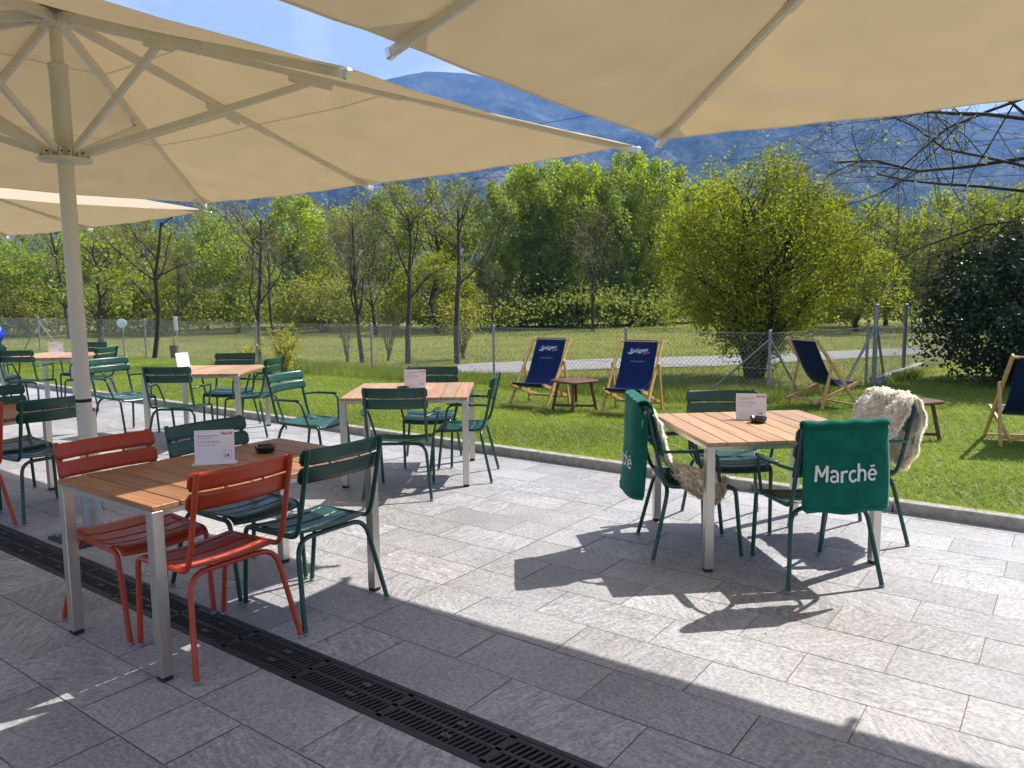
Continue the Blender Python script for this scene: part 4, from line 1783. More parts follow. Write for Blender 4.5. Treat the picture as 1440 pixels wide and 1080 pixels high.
# middle table
ach(-.872, 6.005, .03, 1, 'green armchair with its back to the camera at the middle table')
ach(-.42, 6.545, -1, .09, 'green armchair on the right side of the middle table, seen from the side')
ach(-.76, 7.10, .0, -1, 'green armchair facing the camera behind the card of the middle table')
ach(-1.80, 6.88, .93, -.36, 'green armchair turned askew left of the middle table, its back catching the sun')
# right table
chA = ach(1.075, 4.605, 1, .0, 'green armchair left of the right table, hung with blanket and sheepskin')
chB = ach(1.645, 4.160, -.14, 1, 'green armchair in front of the right table carrying the lettered blanket on its back')
chC = ach(2.115, 4.815, -1, -.107, 'green armchair on the right of the right table under a white sheepskin')
chF = ach(1.455, 5.11, -.06, -1, 'bare green armchair facing the camera behind the right table')
# table with the edge-on card
ach(-3.42, 7.93, .05, 1, 'green armchair with its back to the camera at the table with the edge-on card')
ach(-2.945, 8.72, -1, .12, 'green armchair right of the table with the edge-on card, next to the yellow bush')
ach(-3.36, 9.12, 0, -1, 'green armchair facing the camera behind the table with the edge-on card')
ach(-4.42, 8.78, .88, -.48, 'green armchair with a sunlit turquoise back just right of the parasol pole')
# farthest table, left
ach(-6.62, 10.58, .02, 1, 'green armchair with its back to the camera at the far left table')
ach(-5.93, 10.82, -1, .1, 'green armchair at the farthest table, its lit back just right of the pole')
ach(-6.52, 11.72, .0, -1, 'green armchair facing the camera at the far left table, partly behind the pole')
ach(-7.42, 11.10, .80, -.60, 'green armchair with a pale lit back left of the farthest table')
ach(-9.05, 13.3, .55, -.83, 'farthest green armchair at the left edge under the blue bundle')


# ------------------------------------------------------------------ tables
def make_table(w, d, nsl, name='patio_table', wood='teak'):
    """slats run along local x (length w), nsl of them across d"""
    root = empty(name, None, 'table')
    mb = MB()
    H = .738
    p = d / nsl
    for i in range(nsl):
        y = -d / 2 + p * (i + .5)
        mb.box((random.uniform(-.001, .001), y, H - .011 + random.uniform(-.0006, .0006)), (w, p - .006, .022), None, .0022,
               (random.random(), random.random(), random.random() ** 1.5, 1))
    mb.build('tabletop', M[wood], root)
    mb = MB()
    e = .0252
    for sy in (-1, 1):
        mb.box((0, sy * (d / 2 - e), H - .022 - .0125), (w - .102, .038, .024), None, .002)
    for sx in (-1, 1):
        mb.box((sx * (w / 2 - e), 0, H - .022 - .0125), (.038, d - .102, .024), None, .002)
    mb.box((0, 0, H - .022 - .0125), (w - .09, .03, .022), None, .002)
    mb.build('frame', M['steel_rail'], root)
    for sx in (-1, 1):
        for sy in (-1, 1):
            mb = MB()
            lx, ly = sx * (w / 2 - e), sy * (d / 2 - e)
            mb.box((lx, ly, (H - .0225 + .018) / 2), (.050, .050, H - .0225 - .018), None, .003)
            lg = mb.build('leg', M['steel'], root)
            mb = MB()
            mb.box((lx, ly, .009), (.046, .046, .018), None, .002)
            mb.build('glide', M['black_rubber'], lg)
    return root


tg = 'teak and steel tables on the terrace'
tl = make_table(.815, 1.225, 10, 'patio_table', 'teak_dark')
p = W(-3.335, 2.165)
place(tl, p.x, p.y, TERR, 'long slatted teak table with steel legs in the foreground between red and green chairs', tg)
p = W(-6.345, 2.165)
place(tl, p.x, p.y, TERR, 'long slatted teak table cropped by the left edge of the photo', tg)
tq = make_table(1.035, 1.035, 9, 'square_table')
place(tq, -.872, 6.665, PI / 2, 'square teak table in the middle holding a pink card and an ashtray', tg)
place(tq, 1.525, 4.735, PI / 2 + .105, 'square teak table on the right between the blanket and sheepskin chairs', tg)
place(tq, -3.43, 8.72, PI / 2, 'square teak table with a card seen edge-on, behind the long table', tg)
place(tq, -6.57, 11.18, PI / 2, 'square teak table farthest away, behind the parasol pole on the left', tg)


# cards and ashtrays
def make_card(seed):
    root = empty('menu_card', None, 'menu card')
    w, h = .188, .163
    Rl = Matrix.Rotation(math.radians(-9), 3, 'X')

    def P(x, z, off=0):
        return Rl @ Vector((x, -off, z + .004))
    mb = MB()
    mb.box(P(0, h / 2), (w, .0026, h), Rl)
    mb.build('card', M['paper'], root)
    mb = MB()
    mb.box((0, .008, .002), (w + .02, .075, .004), None, .001)
    mb.build('stand', M['paper'], root)
    rng = random.Random(seed)
    mb = MB()

    def line(x0, x1, z, t):
        mb.add([P(x0, z, .0017), P(x1, z, .0017), P(x1, z + t, .0017), P(x0, z + t, .0017)], [(0, 1, 2, 3)])
    for z, n, t in ((.132, 5, .0042), (.121, 4, .0032), (.106, 5, .0026), (.099, 6, .0022), (.086, 4, .0026)):
        x = -.08
        for i in range(n):
            ww = rng.uniform(.010, .024)
            line(x, min(x + ww, .03), z, t)
            x += ww + .004
            if x > .03:
                break
    for x0, x1, z, t in ((.035, .08, .058, .0014), (.035, .08, .020, .0014)):
        line(x0, x1, z, t)
    for x in (.035, .0788):
        mb.add([P(x, .020, .0017), P(x + .0012, .020, .0017), P(x + .0012, .059, .0017), P(x, .059, .0017)], [(0, 1, 2, 3)])
    mb.build('print', M['ink'], root)
    for txt, sz, cx, z, mt, nm in (('March\u0113', .017, .060, .139, 'redink', 'heading'), ('14', .026, .058, .026, 'blueink', 'number')):
        vs, fs = text_mesh(txt, sz, .0006)
        mb = MB()
        mb.add([P(x + cx, y + z, .0019) for x, y in vs], fs)
        mb.build(nm, M[mt], root)
    return root


cdp = make_card(3)
cg = 'cards standing on the tables'
place(cdp, -1.480, 3.775, math.radians(12), 'menu card standing on the long table beside the ashtray', cg, .738)
place(cdp, -.850, 6.745, math.radians(4), 'pinkish menu card on the middle table', cg, .738)
place(cdp, 1.538, 4.925, math.radians(-12), 'menu card on the right table behind its ashtray', cg, .738)
place(cdp, -3.87, 9.10, math.radians(66), 'menu card seen almost edge-on on the table behind', cg, .738)
place(cdp, -6.78, 11.50, math.radians(25), 'brightly lit menu card on the far left table', cg, .738)
ar = empty('ashtray', None, 'ashtray')
mb = MB()
mb.lathe([(0, 0), (.040, 0), (.047, .006), (.054, .030), (.052, .036), (.046, .036), (.040, .014), (0, .012)], 32)
mb.build('bowl', M['ashglass'], ar)
mb = MB()
for k in range(3):
    a = k * 2 * PI / 3 + .4
    mb.box((math.cos(a) * .0495, math.sin(a) * .0495, .0355), (.012, .011, .004), Matrix.Rotation(a, 3, 'Z'), .001)
mb.build('rest', M['ashglass'], ar)
ag = 'ashtrays on the tables'
place(ar, -1.315, 4.045, 0, 'black glass ashtray on the long table', ag, .738)
place(ar, -.935, 6.60, 1, 'black glass ashtray on the middle table', ag, .738)
place(ar, 1.545, 4.800, 2, 'black glass ashtray in front of the card on the right table', ag, .738)


# ------------------------------------------------------------------ blankets, sheepskins
def smooth_path(pts, n):
    pts = [np.array(p, float) for p in pts]
    ext = [2 * pts[0] - pts[1]] + pts + [2 * pts[-1] - pts[-2]]
    out = []
    m = len(pts) - 1
    for i in range(n + 1):
        t = i / n * m
        k = min(int(t), m - 1)
        u = t - k
        p0, p1, p2, p3 = ext[k:k + 4]
        out.append(.5 * ((2 * p1) + (-p0 + p2) * u + (2 * p0 - 5 * p1 + 4 * p2 - p3) * u * u + (-p0 + 3 * p1 - 3 * p2 + p3) * u ** 3))
    return out


def stroke_word(h):
    """the word on the blankets as drawn strokes; returns [(polyline, width)], centred on x, baseline 0"""
    def arc(cx, cy, rx, ry, a0, a1, n=12):
        return [(cx + rx * math.cos(math.radians(a0 + (a1 - a0) * i / n)), cy + ry * math.sin(math.radians(a0 + (a1 - a0) * i / n))) for i in range(n + 1)]
    st = []
    st += [([(0.03, 0), (0.07, .98)], .155), ([(0.08, .96), (.37, .30)], .14), ([(.37, .30), (.69, .98)], .14), ([(.69, .98), (.68, 0)], .16)]
    x = .90
    st += [(arc(x + .20, .44, .22, .25, 150, 0) + [(x + .42, .02)], .145), (arc(x + .19, .20, .17, .17, 60, 330), .125)]
    x = 1.52
    st += [([(x + .05, 0), (x + .06, .68)], .16), (arc(x + .30, .42, .24, .23, 165, 60), .135)]
    x = 2.02
    st += [(arc(x + .26, .34, .23, .31, 50, 325, 16), .14)]
    x = 2.62
    st += [([(x, 0), (x + .01, 1.06)], .15), (arc(x + .21, .42, .20, .24, 160, 0) + [(x + .40, 0)], .14)]
    x = 3.20
    st += [(arc(x + .27, .35, .23, .31, 0, 320, 18), .13), ([(x + .07, .36), (x + .48, .37)], .11), ([(x + .14, .85), (x + .40, .90)], .11)]
    return [([((px - 1.86) * h, py * h) for px, py in pl], w * h) for pl, w in st]


def ribbon(pl, w):
    """flat ribbon along a polyline -> verts, faces (2-D), resampled finely"""
    P = [pl[0]]
    for a, b in zip(pl, pl[1:]):
        n = max(1, int(math.hypot(b[0] - a[0], b[1] - a[1]) / (w * .5)))
        P += [(a[0] + (b[0] - a[0]) * i / n, a[1] + (b[1] - a[1]) * i / n) for i in range(1, n + 1)]
    V, F = [], []
    for i, p in enumerate(P):
        a, b = P[max(0, i - 1)], P[min(len(P) - 1, i + 1)]
        l_ = math.hypot(b[0] - a[0], b[1] - a[1]) + 1e-9
        nx_, ny_ = -(b[1] - a[1]) / l_, (b[0] - a[0]) / l_
        V += [(p[0] + nx_ * w / 2, p[1] + ny_ * w / 2), (p[0] - nx_ * w / 2, p[1] - ny_ * w / 2)]
    for i in range(len(P) - 1):
        F.append((2 * i, 2 * i + 1, 2 * i + 3, 2 * i + 2))
    return V, F


def make_blanket(chair, label, wd, ytop, ybot, ztop, zbot, zfront, seed, tsize, tz, cxt=0.0, skew=0.0, curl=.02):
    ph = seed * 1.7

    def fold(x, z):
        t = min(1, max(0, (ztop - z) / (ztop - zbot)))
        return t * (.009 * math.sin(11 * x + ph + 2.0 * t) + .005 * math.sin(23 * x + 2.1 * ph - 3 * t)) + .004 * math.sin(6 * t + ph)

    def rear(x, z):
        t = (ztop - z) / (ztop - zbot)
        return ytop + (ybot - ytop) * t - fold(x, z) + curl * abs(2 * x / wd) ** 5 * min(1, t * 6)
    P = []
    nx = 40
    cols = [-1 + 2 * j / nx for j in range(nx + 1)]
    for i in range(9):                  # inside face of the back
        z = zfront + (ztop - .02 - zfront) * i / 8
        P.append([Vector((u * wd / 2 * .985, -.225 - .07 * (z - .6) / .3 + .02 + .004 * math.sin(15 * u + ph), z)) for u in cols])
    yf = P[-1][0].y
    for i in range(1, 7):               # over the top rail
        a = PI * i / 7
        P.append([Vector((u * wd / 2, (yf + ytop) / 2 + (yf - ytop) / 2 * math.cos(a), ztop - .02 + .032 * math.sin(a) + .003 * math.sin(11 * u + ph))) for u in cols])
    nz = 26
    for i in range(nz + 1):
        z = ztop - .015 - (ztop - .015 - zbot) * i / nz
        e = max(0, (z - zbot) / .035)
        hw = wd / 2 * (1 + .012 * math.sin(7 * z + ph))
        if e < 1:
            hw -= .028 * (1 - math.sqrt(max(0, 1 - (1 - e) ** 2)))
        t = i / nz
        P.append([Vector((u * hw + skew * t * t, rear(u * wd / 2, z) + (.012 if i == 0 else 0), z + .006 * math.sin(5 * u + ph) * t)) for u in cols])
    mb = MB()
    mb.sheet(P, .011)
    o = mb.build('blanket', M['fleece'])
    o.location = chair.location
    o.rotation_euler = chair.rotation_euler
    tag(o, label, 'blanket', 'lettered green blankets')
    mb = MB()
    for k, (pl, w) in enumerate(stroke_word(tsize)):
        vs, fs = ribbon(pl, w)
        mb.add([Vector((x + cxt, rear(x + cxt, tz + y) - .0105 - .0004 * k, tz + y + .006 * math.sin(5 * x / (wd / 2) + ph) * .5)) for x, y in vs], fs)
    mb.build('lettering', M['thread'], o)
    # stitched hem
    mb = MB()
    hw = wd / 2 - .03
    pts = [Vector((-hw + 2 * hw * k / 40, 0, zbot + .022)) for k in range(41)]
    mb.tube([Vector((q.x + skew, rear(q.x, q.z) - .0065, q.z)) for q in pts], .0022, 5)
    mb.build('hem', M['fleece'], o)
    return o


make_blanket(chB, 'green blanket whose full white lettering faces the camera, on the front chair', .462, -.322, -.352, .892, .440, .60, 3, .0855, .603, -.018)
make_blanket(chA, 'green blanket seen from the side, hanging behind the left chair with the sheepskin', .47, -.368, -.400, .932, .360, .62, 8, .0855, .53, 0.0, .0, .075)


def make_sheepskin(chair, label, path, seed, nst, drop=None):
    """path: (y, z, x centre, half width) from the seat up the back and over it"""
    rng = np.random.default_rng(seed)
    sp = smooth_path(path, 80)
    nx = 44
    P = []
    for i, (y, z, xc, hw) in enumerate(sp):
        row = []
        for j in range(nx + 1):
            u = -1 + 2 * j / nx
            wob = 1 + .07 * math.sin(i * .28 + seed) + .05 * math.sin(i * .6 + 2 * u)
            x = xc + u * hw * wob
            zz = z - .012 * u * u + .006 * math.sin(9 * u + i * .4)
            if drop and y > -.17 and x > drop:
                e = x - drop
                x = drop + .22 * e
                zz -= .95 * e
            lump = .011 * mnoise.noise(Vector((x * 16, y * 16 + seed, zz * 16))) + .006 * mnoise.noise(Vector((x * 45, y * 45, zz * 45)))
            row.append(Vector((x, y + .01 * math.sin(6 * u + i * .16) + lump, zz + lump)))
        P.append(row)
    mb = MB()
    mb.sheet(P, .016)
    o = mb.build('sheepskin', M['hide'])
    o.location = chair.location
    o.rotation_euler = chair.rotation_euler
    tag(o, label, 'sheepskin', 'sheepskins on the right table chairs')
    A = np.array([[tuple(p) for p in r] for r in P])
    h, w = A.shape[:2]
    fi = rng.uniform(0, h - 1.001, nst)
    fj = rng.uniform(0, w - 1.001, nst)
    edge = rng.uniform(0, 1, nst) < .22        # more wool along the outline
    fj = np.where(edge, np.where(rng.uniform(0, 1, nst) < .5, 0, w - 1.002), fj)
    i0, j0 = fi.astype(int), fj.astype(int)
    a, b = (fi - i0)[:, None], (fj - j0)[:, None]
    p00, p01, p10, p11 = A[i0, j0], A[i0, j0 + 1], A[i0 + 1, j0], A[i0 + 1, j0 + 1]
    p = p00 * (1 - a) * (1 - b) + p01 * (1 - a) * b + p10 * a * (1 - b) + p11 * a * b
    du, dv = p01 - p00, p10 - p00
    n = np.cross(dv, du)
    n /= np.linalg.norm(n, axis=1)[:, None] + 1e-9
    # wool side: up on the seat, outward elsewhere
    side = np.zeros_like(n)
    side[:, 0] = np.where(edge, np.sign(fj - w / 2), 0)
    lock = np.sin(p[:, 0] * 55 + seed) * .3 + np.sin(p[:, 2] * 60 + p[:, 0] * 30) * .3
    flip = np.where((rng.uniform(0, 1, nst) < .28) & (p[:, 1] < -.30) & (not drop), -1.0, 1.0)[:, None]
    n = n * flip
    p = p + n * .004
    d = n * .50 + side * .55 + rng.normal(size=n.shape) * .28
    d[:, 2] -= .60
    d[:, 0] += lock * .4
    d /= np.linalg.norm(d, axis=1)[:, None]
    ln = rng.uniform(.016, .034, nst)[:, None]
    if drop:
        ln = np.where(p[:, 1:2] < -.27, ln * .2, ln)
    mid = p + d * ln * .55 + np.array([0, 0, .004])
    tip = p + d * ln + np.array([0, 0, -.008])
    wv = np.cross(d, n + rng.normal(size=n.shape) * .25)
    wv /= np.linalg.norm(wv, axis=1)[:, None]
    ww = .0030
    V = np.stack([p - wv * ww, p + wv * ww, mid + wv * ww * .8, tip, mid - wv * ww * .8], 1).reshape(-1, 3)
    F = np.arange(5 * nst).reshape(nst, 5)
    C = np.ones((nst, 4))
    C[:, 0] = rng.uniform(0, 1, nst)
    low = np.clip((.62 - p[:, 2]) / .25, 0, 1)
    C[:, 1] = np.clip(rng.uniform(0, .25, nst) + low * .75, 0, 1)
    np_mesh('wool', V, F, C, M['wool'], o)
    return o


make_sheepskin(chC, 'creamy white sheepskin thrown over the back of the right chair',
               [(.16, .472, .03, .14), (.05, .490, .02, .19), (-.06, .56, .01, .215), (-.145, .68, 0, .225), (-.215, .82, 0, .23), (-.268, .908, 0, .23), (-.305, .912, -.01, .23), (-.328, .82, -.01, .225), (-.332, .68, -.01, .20), (-.330, .56, -.01, .15), (-.325, .47, -.01, .07)], 5, 26000)
make_sheepskin(chA, 'yellowish sheepskin over the left chair, its tail hanging off the seat',
               [(.15, .472, .20, .05), (.09, .475, .14, .20), (-.02, .482, .07, .235), (-.11, .52, .02, .23), (-.165, .60, .0, .215), (-.205, .72, 0, .21), (-.250, .84, 0, .21), (-.285, .897, 0, .21), (-.312, .885, 0, .205), (-.325, .78, 0, .20), (-.330, .64, 0, .17), (-.328, .55, 0, .09)], 9, 24000, .235)


# ------------------------------------------------------------------ deck chairs, side tables
def make_deckchair():
    root = empty('deck_chair', None, 'deck chair')
    wood = M['ash_wood']
    hy, hz_, fy = -.35, .87, .34
    head, foot = Vector((0, hy, hz_)), Vector((0, fy, 0.0))

    def on(t):
        return head.lerp(foot, t)
    nrm = Vector((0, hz_, fy - hy)).normalized()
    for sx in (-1, 1):
        mb = MB()
        mb.bar(head + Vector((sx * .282, 0, 0)) + (head - foot).normalized() * .03, foot + Vector((sx * .282, 0, .006)), .024, .046, nrm, .004)
        mb.build('back_rail', wood, root)
        mb = MB()
        mb.bar((sx * .252, .345, .315), (sx * .252, -.36, .085), .024, .044, (0, -.3, 1), .004)
        mb.build('seat_rail', wood, root)
        mb = MB()
        q = on(.33)
        mb.bar((sx * .310, q.y, q.z + .03), (sx * .310, -.275, .003), .024, .040, (0, 1, .2), .004)
        mb.build('prop', wood, root)
    for p, w_, nm in (((0, hy, hz_), .54, 'head_bar'), ((0, .33, .318), .48, 'front_bar')):
        mb = MB()
        mb.tube([(-w_ / 2, p[1], p[2]), (w_ / 2, p[1], p[2])], .013, 10)
        mb.build(nm, wood, root)
    mb = MB()
    mb.bar((-.27, fy - .012, .022), (.27, fy - .012, .022), .030, .022, (0, 0, 1), .003)
    mb.build('foot_bar', wood, root)
    mb = MB()
    mb.bar((-.298, -.262, .10), (.298, -.262, .10), .022, .030, (0, 0, 1), .003)
    mb.build('rear_bar', wood, root)
    path = [(hy - .012, hz_ - .012), (hy + .002, hz_ + .017), (hy + .026, hz_ - .04), (-.235, .665), (-.115, .455), (.0, .325), (.11, .268), (.22, .272), (.318, .322), (.340, .335), (.345, .305)]
    sp = smooth_path(path, 60)
    mb = MB()
    rows = []
    for i, (y, z) in enumerate(sp):
        rows.append([Vector((u * .226, y, z - .010 * (1 - u * u) * (1 if 8 < i < 54 else 0))) for u in np.linspace(-1, 1, 11)])
    mb.sheet(rows, .0025)
    sl_ = mb.build('sling', M['sling'], root)
    # printing on the upper part of the sling (read from the front: text x runs to -x)
    cum = [0]
    for (a, b), (c, d) in zip(sp, sp[1:]):
        cum.append(cum[-1] + math.hypot(c - a, d - b))

    def at(s, x, off):
        k = max(0, min(len(cum) - 2, next((i for i in range(len(cum) - 1) if cum[i + 1] >= s), len(cum) - 2)))
        t = (s - cum[k]) / (cum[k + 1] - cum[k] + 1e-9)
        y = sp[k][0] + (sp[k + 1][0] - sp[k][0]) * t
        z = sp[k][1] + (sp[k + 1][1] - sp[k][1]) * t
        dy, dz = sp[k + 1][0] - sp[k][0], sp[k + 1][1] - sp[k][1]
        l_ = math.hypot(dy, dz)
        return Vector((-x, y - dz / l_ * off, z + dy / l_ * off - .010 * (1 - (x / .226) ** 2)))
    for txt, sz, s0, cx, slope, mt, nm, bold, sh in (('Spl\u00fcgen', .084, .195, -.012, .10, 'white_print', 'lettering', .0004, .35), ('Zero', .046, .218, .092, .10, 'red_print', 'small_lettering', .0006, .35),
                                                    ('www.spluegen.it', .030, .330, -.006, 0, 'faint_print', 'web_address', 0, 0)):
        vs, fs = text_mesh(txt, sz, bold, sh, .95)
        mb = MB()
        mb.add([at(s0 - y - x * slope, x + cx, .0045) for x, y in vs], [f for f in fs])
        mb.build(nm, M[mt], sl_)
    if True:      # flourish under the first letter
        mb = MB()
        pts = [(-.155, .010), (-.135, -.006), (-.110, -.010), (-.085, .002)]
        vs = [at(.195 - y - x * .10, x, .0045) for x, y in pts] + [at(.195 - y + .010 - x * .10, x, .0045) for x, y in pts]
        mb.add(vs, [(i, i + 1, i + 5, i + 4) for i in range(3)])
        mb.build('flourish', M['white_print'], sl_)
    return root


dk = make_deckchair()
dg = 'deck chairs on the lawn'


def deck(fx, fy, dx, dy, lab):
    """front-left foot (as the sitter's right) at fx, fy; facing dx, dy"""
    l_ = math.hypot(dx, dy)
    dx, dy = dx / l_, dy / l_
    rx, ry = dy, -dx                     # local +x in the world
    cx = fx - .34 * dx - .282 * rx * 1
    cy = fy - .34 * dy - .282 * ry * 1
    return place(dk, cx, cy, facing(dx, dy), lab, dg, .05)


deck(-.045, 10.22, -.515, -.857, 'navy deck chair with white lettering on the left, beside the small dark table')
deck(1.10, 9.50, -.47, -.88, 'navy deck chair with white lettering right of the small dark table')
o = place(dk, 4.05, 10.02, facing(.94, .34), 'navy deck chair turned sideways in front of the maple', dg, .05)
o = place(dk, 5.02, 7.42, facing(.28, .96), 'dark navy deck chair seen from behind, cut by the right edge', dg, .05)


def make_sidetable():
    root = empty('side_table', None, 'side table')
    H, hw = .395, .235
    mb = MB()
    n = 48
    ring = []
    for k in range(n):
        a = 2 * PI * k / n
        c, s_ = math.cos(a), math.sin(a)
        e = .27
        ring.append((hw * 1.02 * abs(c) ** e * (1 if c > 0 else -1), hw * 1.02 * abs(s_) ** e * (1 if s_ > 0 else -1)))
    lv = [(.985, H - .028), (1, H - .022), (1, H - .005), (.985, H)]
    vs = [Vector((x * f, y * f, z)) for f, z in lv for x, y in ring]
    fs = [(i * n + k, i * n + (k + 1) % n, (i + 1) * n + (k + 1) % n, (i + 1) * n + k) for i in range(3) for k in range(n)]
    mb.add(vs, fs)
    mb.add(vs[3 * n:], [tuple(range(n))])
    mb.add(vs[:n], [tuple(range(n))[::-1]])
    mb.build('tabletop', M['dark_wood'], root)
    for sx in (-1, 1):
        for sy in (-1, 1):
            mb = MB()
            mb.bar((sx * .145, sy * .145, H - .028), (sx * .20, sy * .20, 0), .036, .036, (sx, -sy, 0), .004)
            mb.build('leg', M['dark_wood'], root)
    mb = MB()
    mb.bar((-.185, -.185, .060), (.185, .185, .060), .028, .03, (0, 0, 1), .003)
    mb.build('stretcher', M['dark_wood'], root)
    mb = MB()
    mb.bar((-.185, .185, .0625), (.185, -.185, .0625), .028, .03, (0, 0, 1), .003)
    mb.build('stretcher', M['dark_wood'], root)
    return root


stb = make_sidetable()
place(stb, .80, 9.86, .62, 'low dark wooden table with crossed feet between the two lettered deck chairs', 'small wooden tables on the lawn', .05)
place(stb, 3.99, 7.72, .35, 'low dark wooden table half hidden behind the white sheepskin chair', 'small wooden tables on the lawn', .05, (1.05, 1.05, 1.02))


# ------------------------------------------------------------------ parasols
def make_parasol():
    root = empty('parasol', None, 'parasol')
    HW, RIM, APEX = 2.59, 2.575, 3.32
    LOW, HUB = 2.42, 3.25
    mb = MB()
    mb.box((0, 0, .008), (.40, .40, .016), None, .003)
    bp = mb.build('base_plate', M['iron'], root)
    for k in range(4):
        mb = MB()
        a = PI / 4 + k * PI / 2
        mb.lathe([(.013, .016), (.013, .028), (0, .030)], 6, (math.cos(a) * .22, math.sin(a) * .22, 0), smooth=False)
        mb.build('bolt', M['alu'], bp)
    mb = MB()
    mb.lathe([(.075, .016), (.075, .03), (.058, .034), (.058, .40), (.052, .41), (.0475, .412)], 28)
    mb.build('socket', M['galv'], root)
    mb = MB()
    mb.tube([(0, 0, .40), (0, 0, LOW)], .0465, 28)
    pl = mb.build('pole', M['pole'], root)
    mb = MB()
    mb.lathe([(.0475, .895), (.0483, .897), (.0483, .915), (.0475, .917)], 28)
    mb.build('band', M['black_rubber'], pl)
    for z, a in ((.84, -1.2), (.88, -1.35), (.80, -1.15)):
        mb = MB()
        mb.lathe([(.008, 0), (.008, .005), (0, .006)], 10)
        o = mb.build('screw', M['alu'], pl, (math.cos(a) * .0462, math.sin(a) * .0462, z))
        o.rotation_euler = (0, PI / 2, a)
    mb = MB()
    mb.lathe([(.05, LOW), (.054, LOW + .004), (.054, 2.955), (.058, 2.957), (.058, 2.985), (.036, 2.99)], 28)
    mb.build('sleeve', M['pole'], root)
    mb = MB()
    mb.tube([(0, 0, 2.98), (0, 0, HUB + .02)], .036, 24)
    mb.build('mast', M['pole'], root)
    mb = MB()
    mb.lathe([(.047, LOW - .02), (.15, LOW - .016), (.152, LOW), (.06, LOW + .003)], 32)
    for k in range(8):
        a = k * PI / 4
        for s in (-1, 1):
            t = a + s * .2
            mb.box((math.cos(t) * .115, math.sin(t) * .115, LOW + .028), (.05, .006, .052), Matrix.Rotation(a, 3, 'Z'))
    lh = mb.build('lower_hub', M['rib'], root)
    for k in range(8):
        a = k * PI / 4
        mb = MB()
        dv = Vector((-math.sin(a), math.cos(a), 0))
        c = Vector((math.cos(a) * .118, math.sin(a) * .118, LOW + .032))
        mb.tube([c - dv * .032, c + dv * .032], .006, 8)
        mb.build('bolt', M['black_rubber'], lh)
    mb = MB()
    mb.lathe([(.036, HUB - .05), (.085, HUB - .045), (.085, HUB + .02), (.05, HUB + .04), (0, HUB + .045)], 24)
    for k in range(8):
        a = k * PI / 4
        mb.box((math.cos(a) * .088, math.sin(a) * .088, HUB - .015), (.05, .055, .05), Matrix.Rotation(a, 3, 'Z'), .004)
    mb.build('upper_hub', M['rib'], root)
    rim = []
    for k in range(8):
        a = k * PI / 4
        if k % 2 == 0:
            rim.append(Vector((math.cos(a) * (HW - .035), math.sin(a) * (HW - .035), RIM - .045)))
        else:
            rim.append(Vector((HW * (1 if math.cos(a) > 0 else -1), HW * (1 if math.sin(a) > 0 else -1), RIM - .01)))
    ap = Vector((0, 0, APEX))
    for k in range(8):
        a = k * PI / 4
        hd = Vector((math.cos(a), math.sin(a), 0))
        e = rim[k]
        p0 = hd * .085 + Vector((0, 0, HUB))
        p1 = Vector((e.x, e.y, e.z - .028))
        u = (p1 - p0).normalized()
        nz_ = (Vector((0, 0, 1)) - u * u.z).normalized()
        f = .43 if k % 2 == 0 else .40
        j = p0.lerp(p1, f)
        w = .030 if k % 2 == 0 else .036
        mb = MB()
        mb.bar(p0, p0.lerp(p1, f + .16), w, .058, nz_, .004)
        mb.bar(p0.lerp(p1, f + .1602), p1 + u * .015, w * .86, .040, nz_, .004)
        rb = mb.build('rib', M['rib'], root)
        mb = MB()
        mb.bar(j - u * .14 - nz_ * .040, j + u * .14 - nz_ * .040, w * .8, .052, nz_, .006)
        mb.build('bracket', M['rib'], rb)
        mb = MB()
        mb.bar(p1 + u * .012, p1 + u * .045, w, .048, nz_, .006)
        mb.build('end_cap', M['alu'], rb)
        s0 = hd * .115 + Vector((0, 0, LOW + .036))
        s1 = j - nz_ * .046
        mb = MB()
        mb.bar(s0, s1, .028, .042, (0, 0, 1), .004)
        mb.build('strut', M['rib'], root)
    # canopy: eight cloth panels, lightly sagging between the ribs
    V, F, UV = [], [], []
    ns, nt_ = 16, 30
    for k in range(8):
        a, b = rim[k], rim[(k + 1) % 8]
        o = len(V)
        for i in range(nt_ + 1):
            t = .035 + .965 * i / nt_
            for s in range(ns + 1):
                q = s / ns
                e = a.lerp(b, q)
                e = e - e.normalized() * .0
                inw = 1 - .010 * math.sin(PI * q)
                p = ap + (Vector((e.x * inw, e.y * inw, e.z)) - ap) * t
                p.z += .010 * mnoise.noise(p * 3.1) * t + .004 * mnoise.noise(p * 9.0) * t
                p.z -= .030 * math.sin(PI * q) * t * (1.4 - t * .6) + .02 * math.sin(PI * t)
                V.append(tuple(p))
                UV.append((q, t))
        for i in range(nt_):
            for s in range(ns):
                x = o + i * (ns + 1) + s
                F.append((x, x + 1, x + ns + 2, x + ns + 1))
    me = bpy.data.meshes.new('canopy')
    me.from_pydata(V, [], F)
    me.materials.append(M['canopy'])
    me.polygons.foreach_set('use_smooth', [True] * len(F))
    ul = me.uv_layers.new(name='UVMap')
    ul.data.foreach_set('uv', [c for f in F for i in f for c in UV[i]])
    o = bpy.data.objects.new('canopy', me)
    COL.objects.link(o)
    o.parent = root
    mb = MB()
    mb.lathe([(0, APEX + .03), (.10, APEX + .02), (.16, APEX - .02), (.14, APEX - .03)], 24)
    mb.build('crown_cap', M['rib'], root)
    return root


par = make_parasol()
pg = 'large cream parasols over the terrace'
p = W(-5.16, 2.34)
place(par, p.x, p.y, TERR, 'large cream parasol whose pole and ribs stand in view on the left', pg)
p = W(.35, 2.34)
place(par, p.x, p.y, TERR + math.radians(2), 'large cream parasol overhead at the top right, only its outer cloth in view', pg)
p = W(-10.33, 2.36)
place(par, p.x, p.y, TERR, 'third cream parasol farther left, seen below the rim of the nearest one', pg, 0, (1, 1, .968))

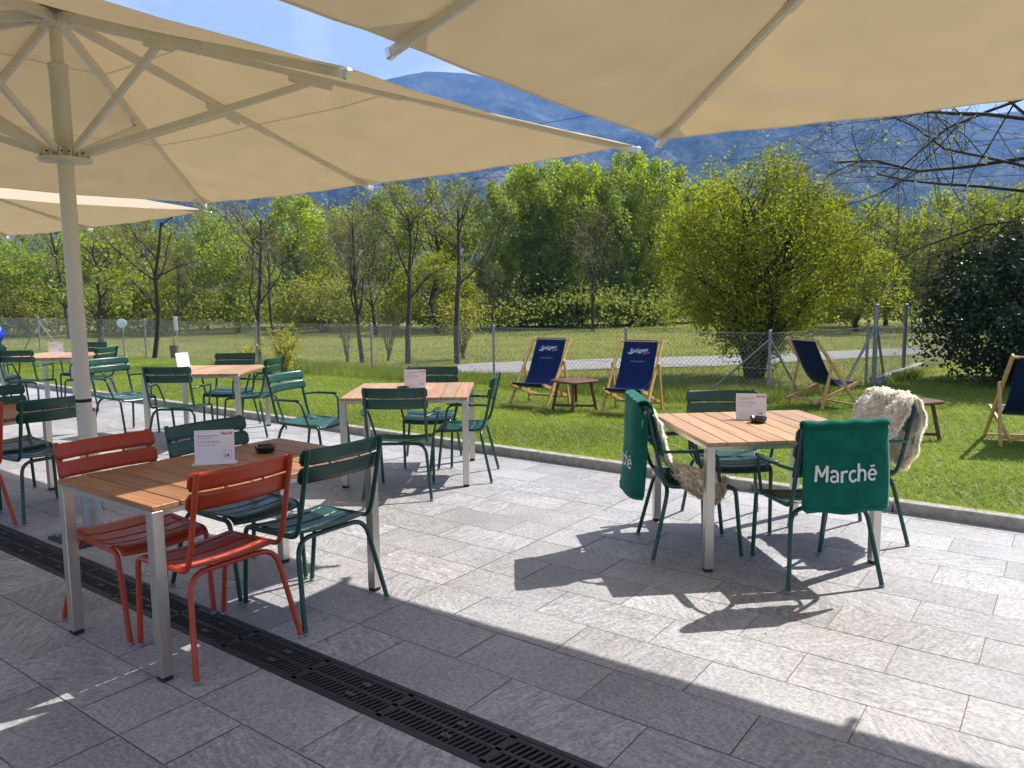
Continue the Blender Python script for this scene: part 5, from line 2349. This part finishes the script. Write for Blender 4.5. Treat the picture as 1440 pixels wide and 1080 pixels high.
# bright blue bundle at the left edge
mb = MB()
rows = []
for i in range(13):
    v = i / 12
    rr = math.sin(PI * min(1, .04 + .93 * v)) ** .6
    rows.append([Vector((.13 * rr * math.cos(2 * PI * j / 24) * (1 + .08 * math.sin(3 * j + i)), .11 * rr * math.sin(2 * PI * j / 24) * (1 + .07 * math.cos(4 * j)), .30 * v)) for j in range(25)])
mb.grid(rows)
o = mb.build('blue_bundle', M['blue_nylon'], None, (gx(-6, 13.1), 13.1, top_z(474, 13.1)))
tag(o, 'rounded bright blue bundle above the farthest chair back at the left edge', 'bundle')
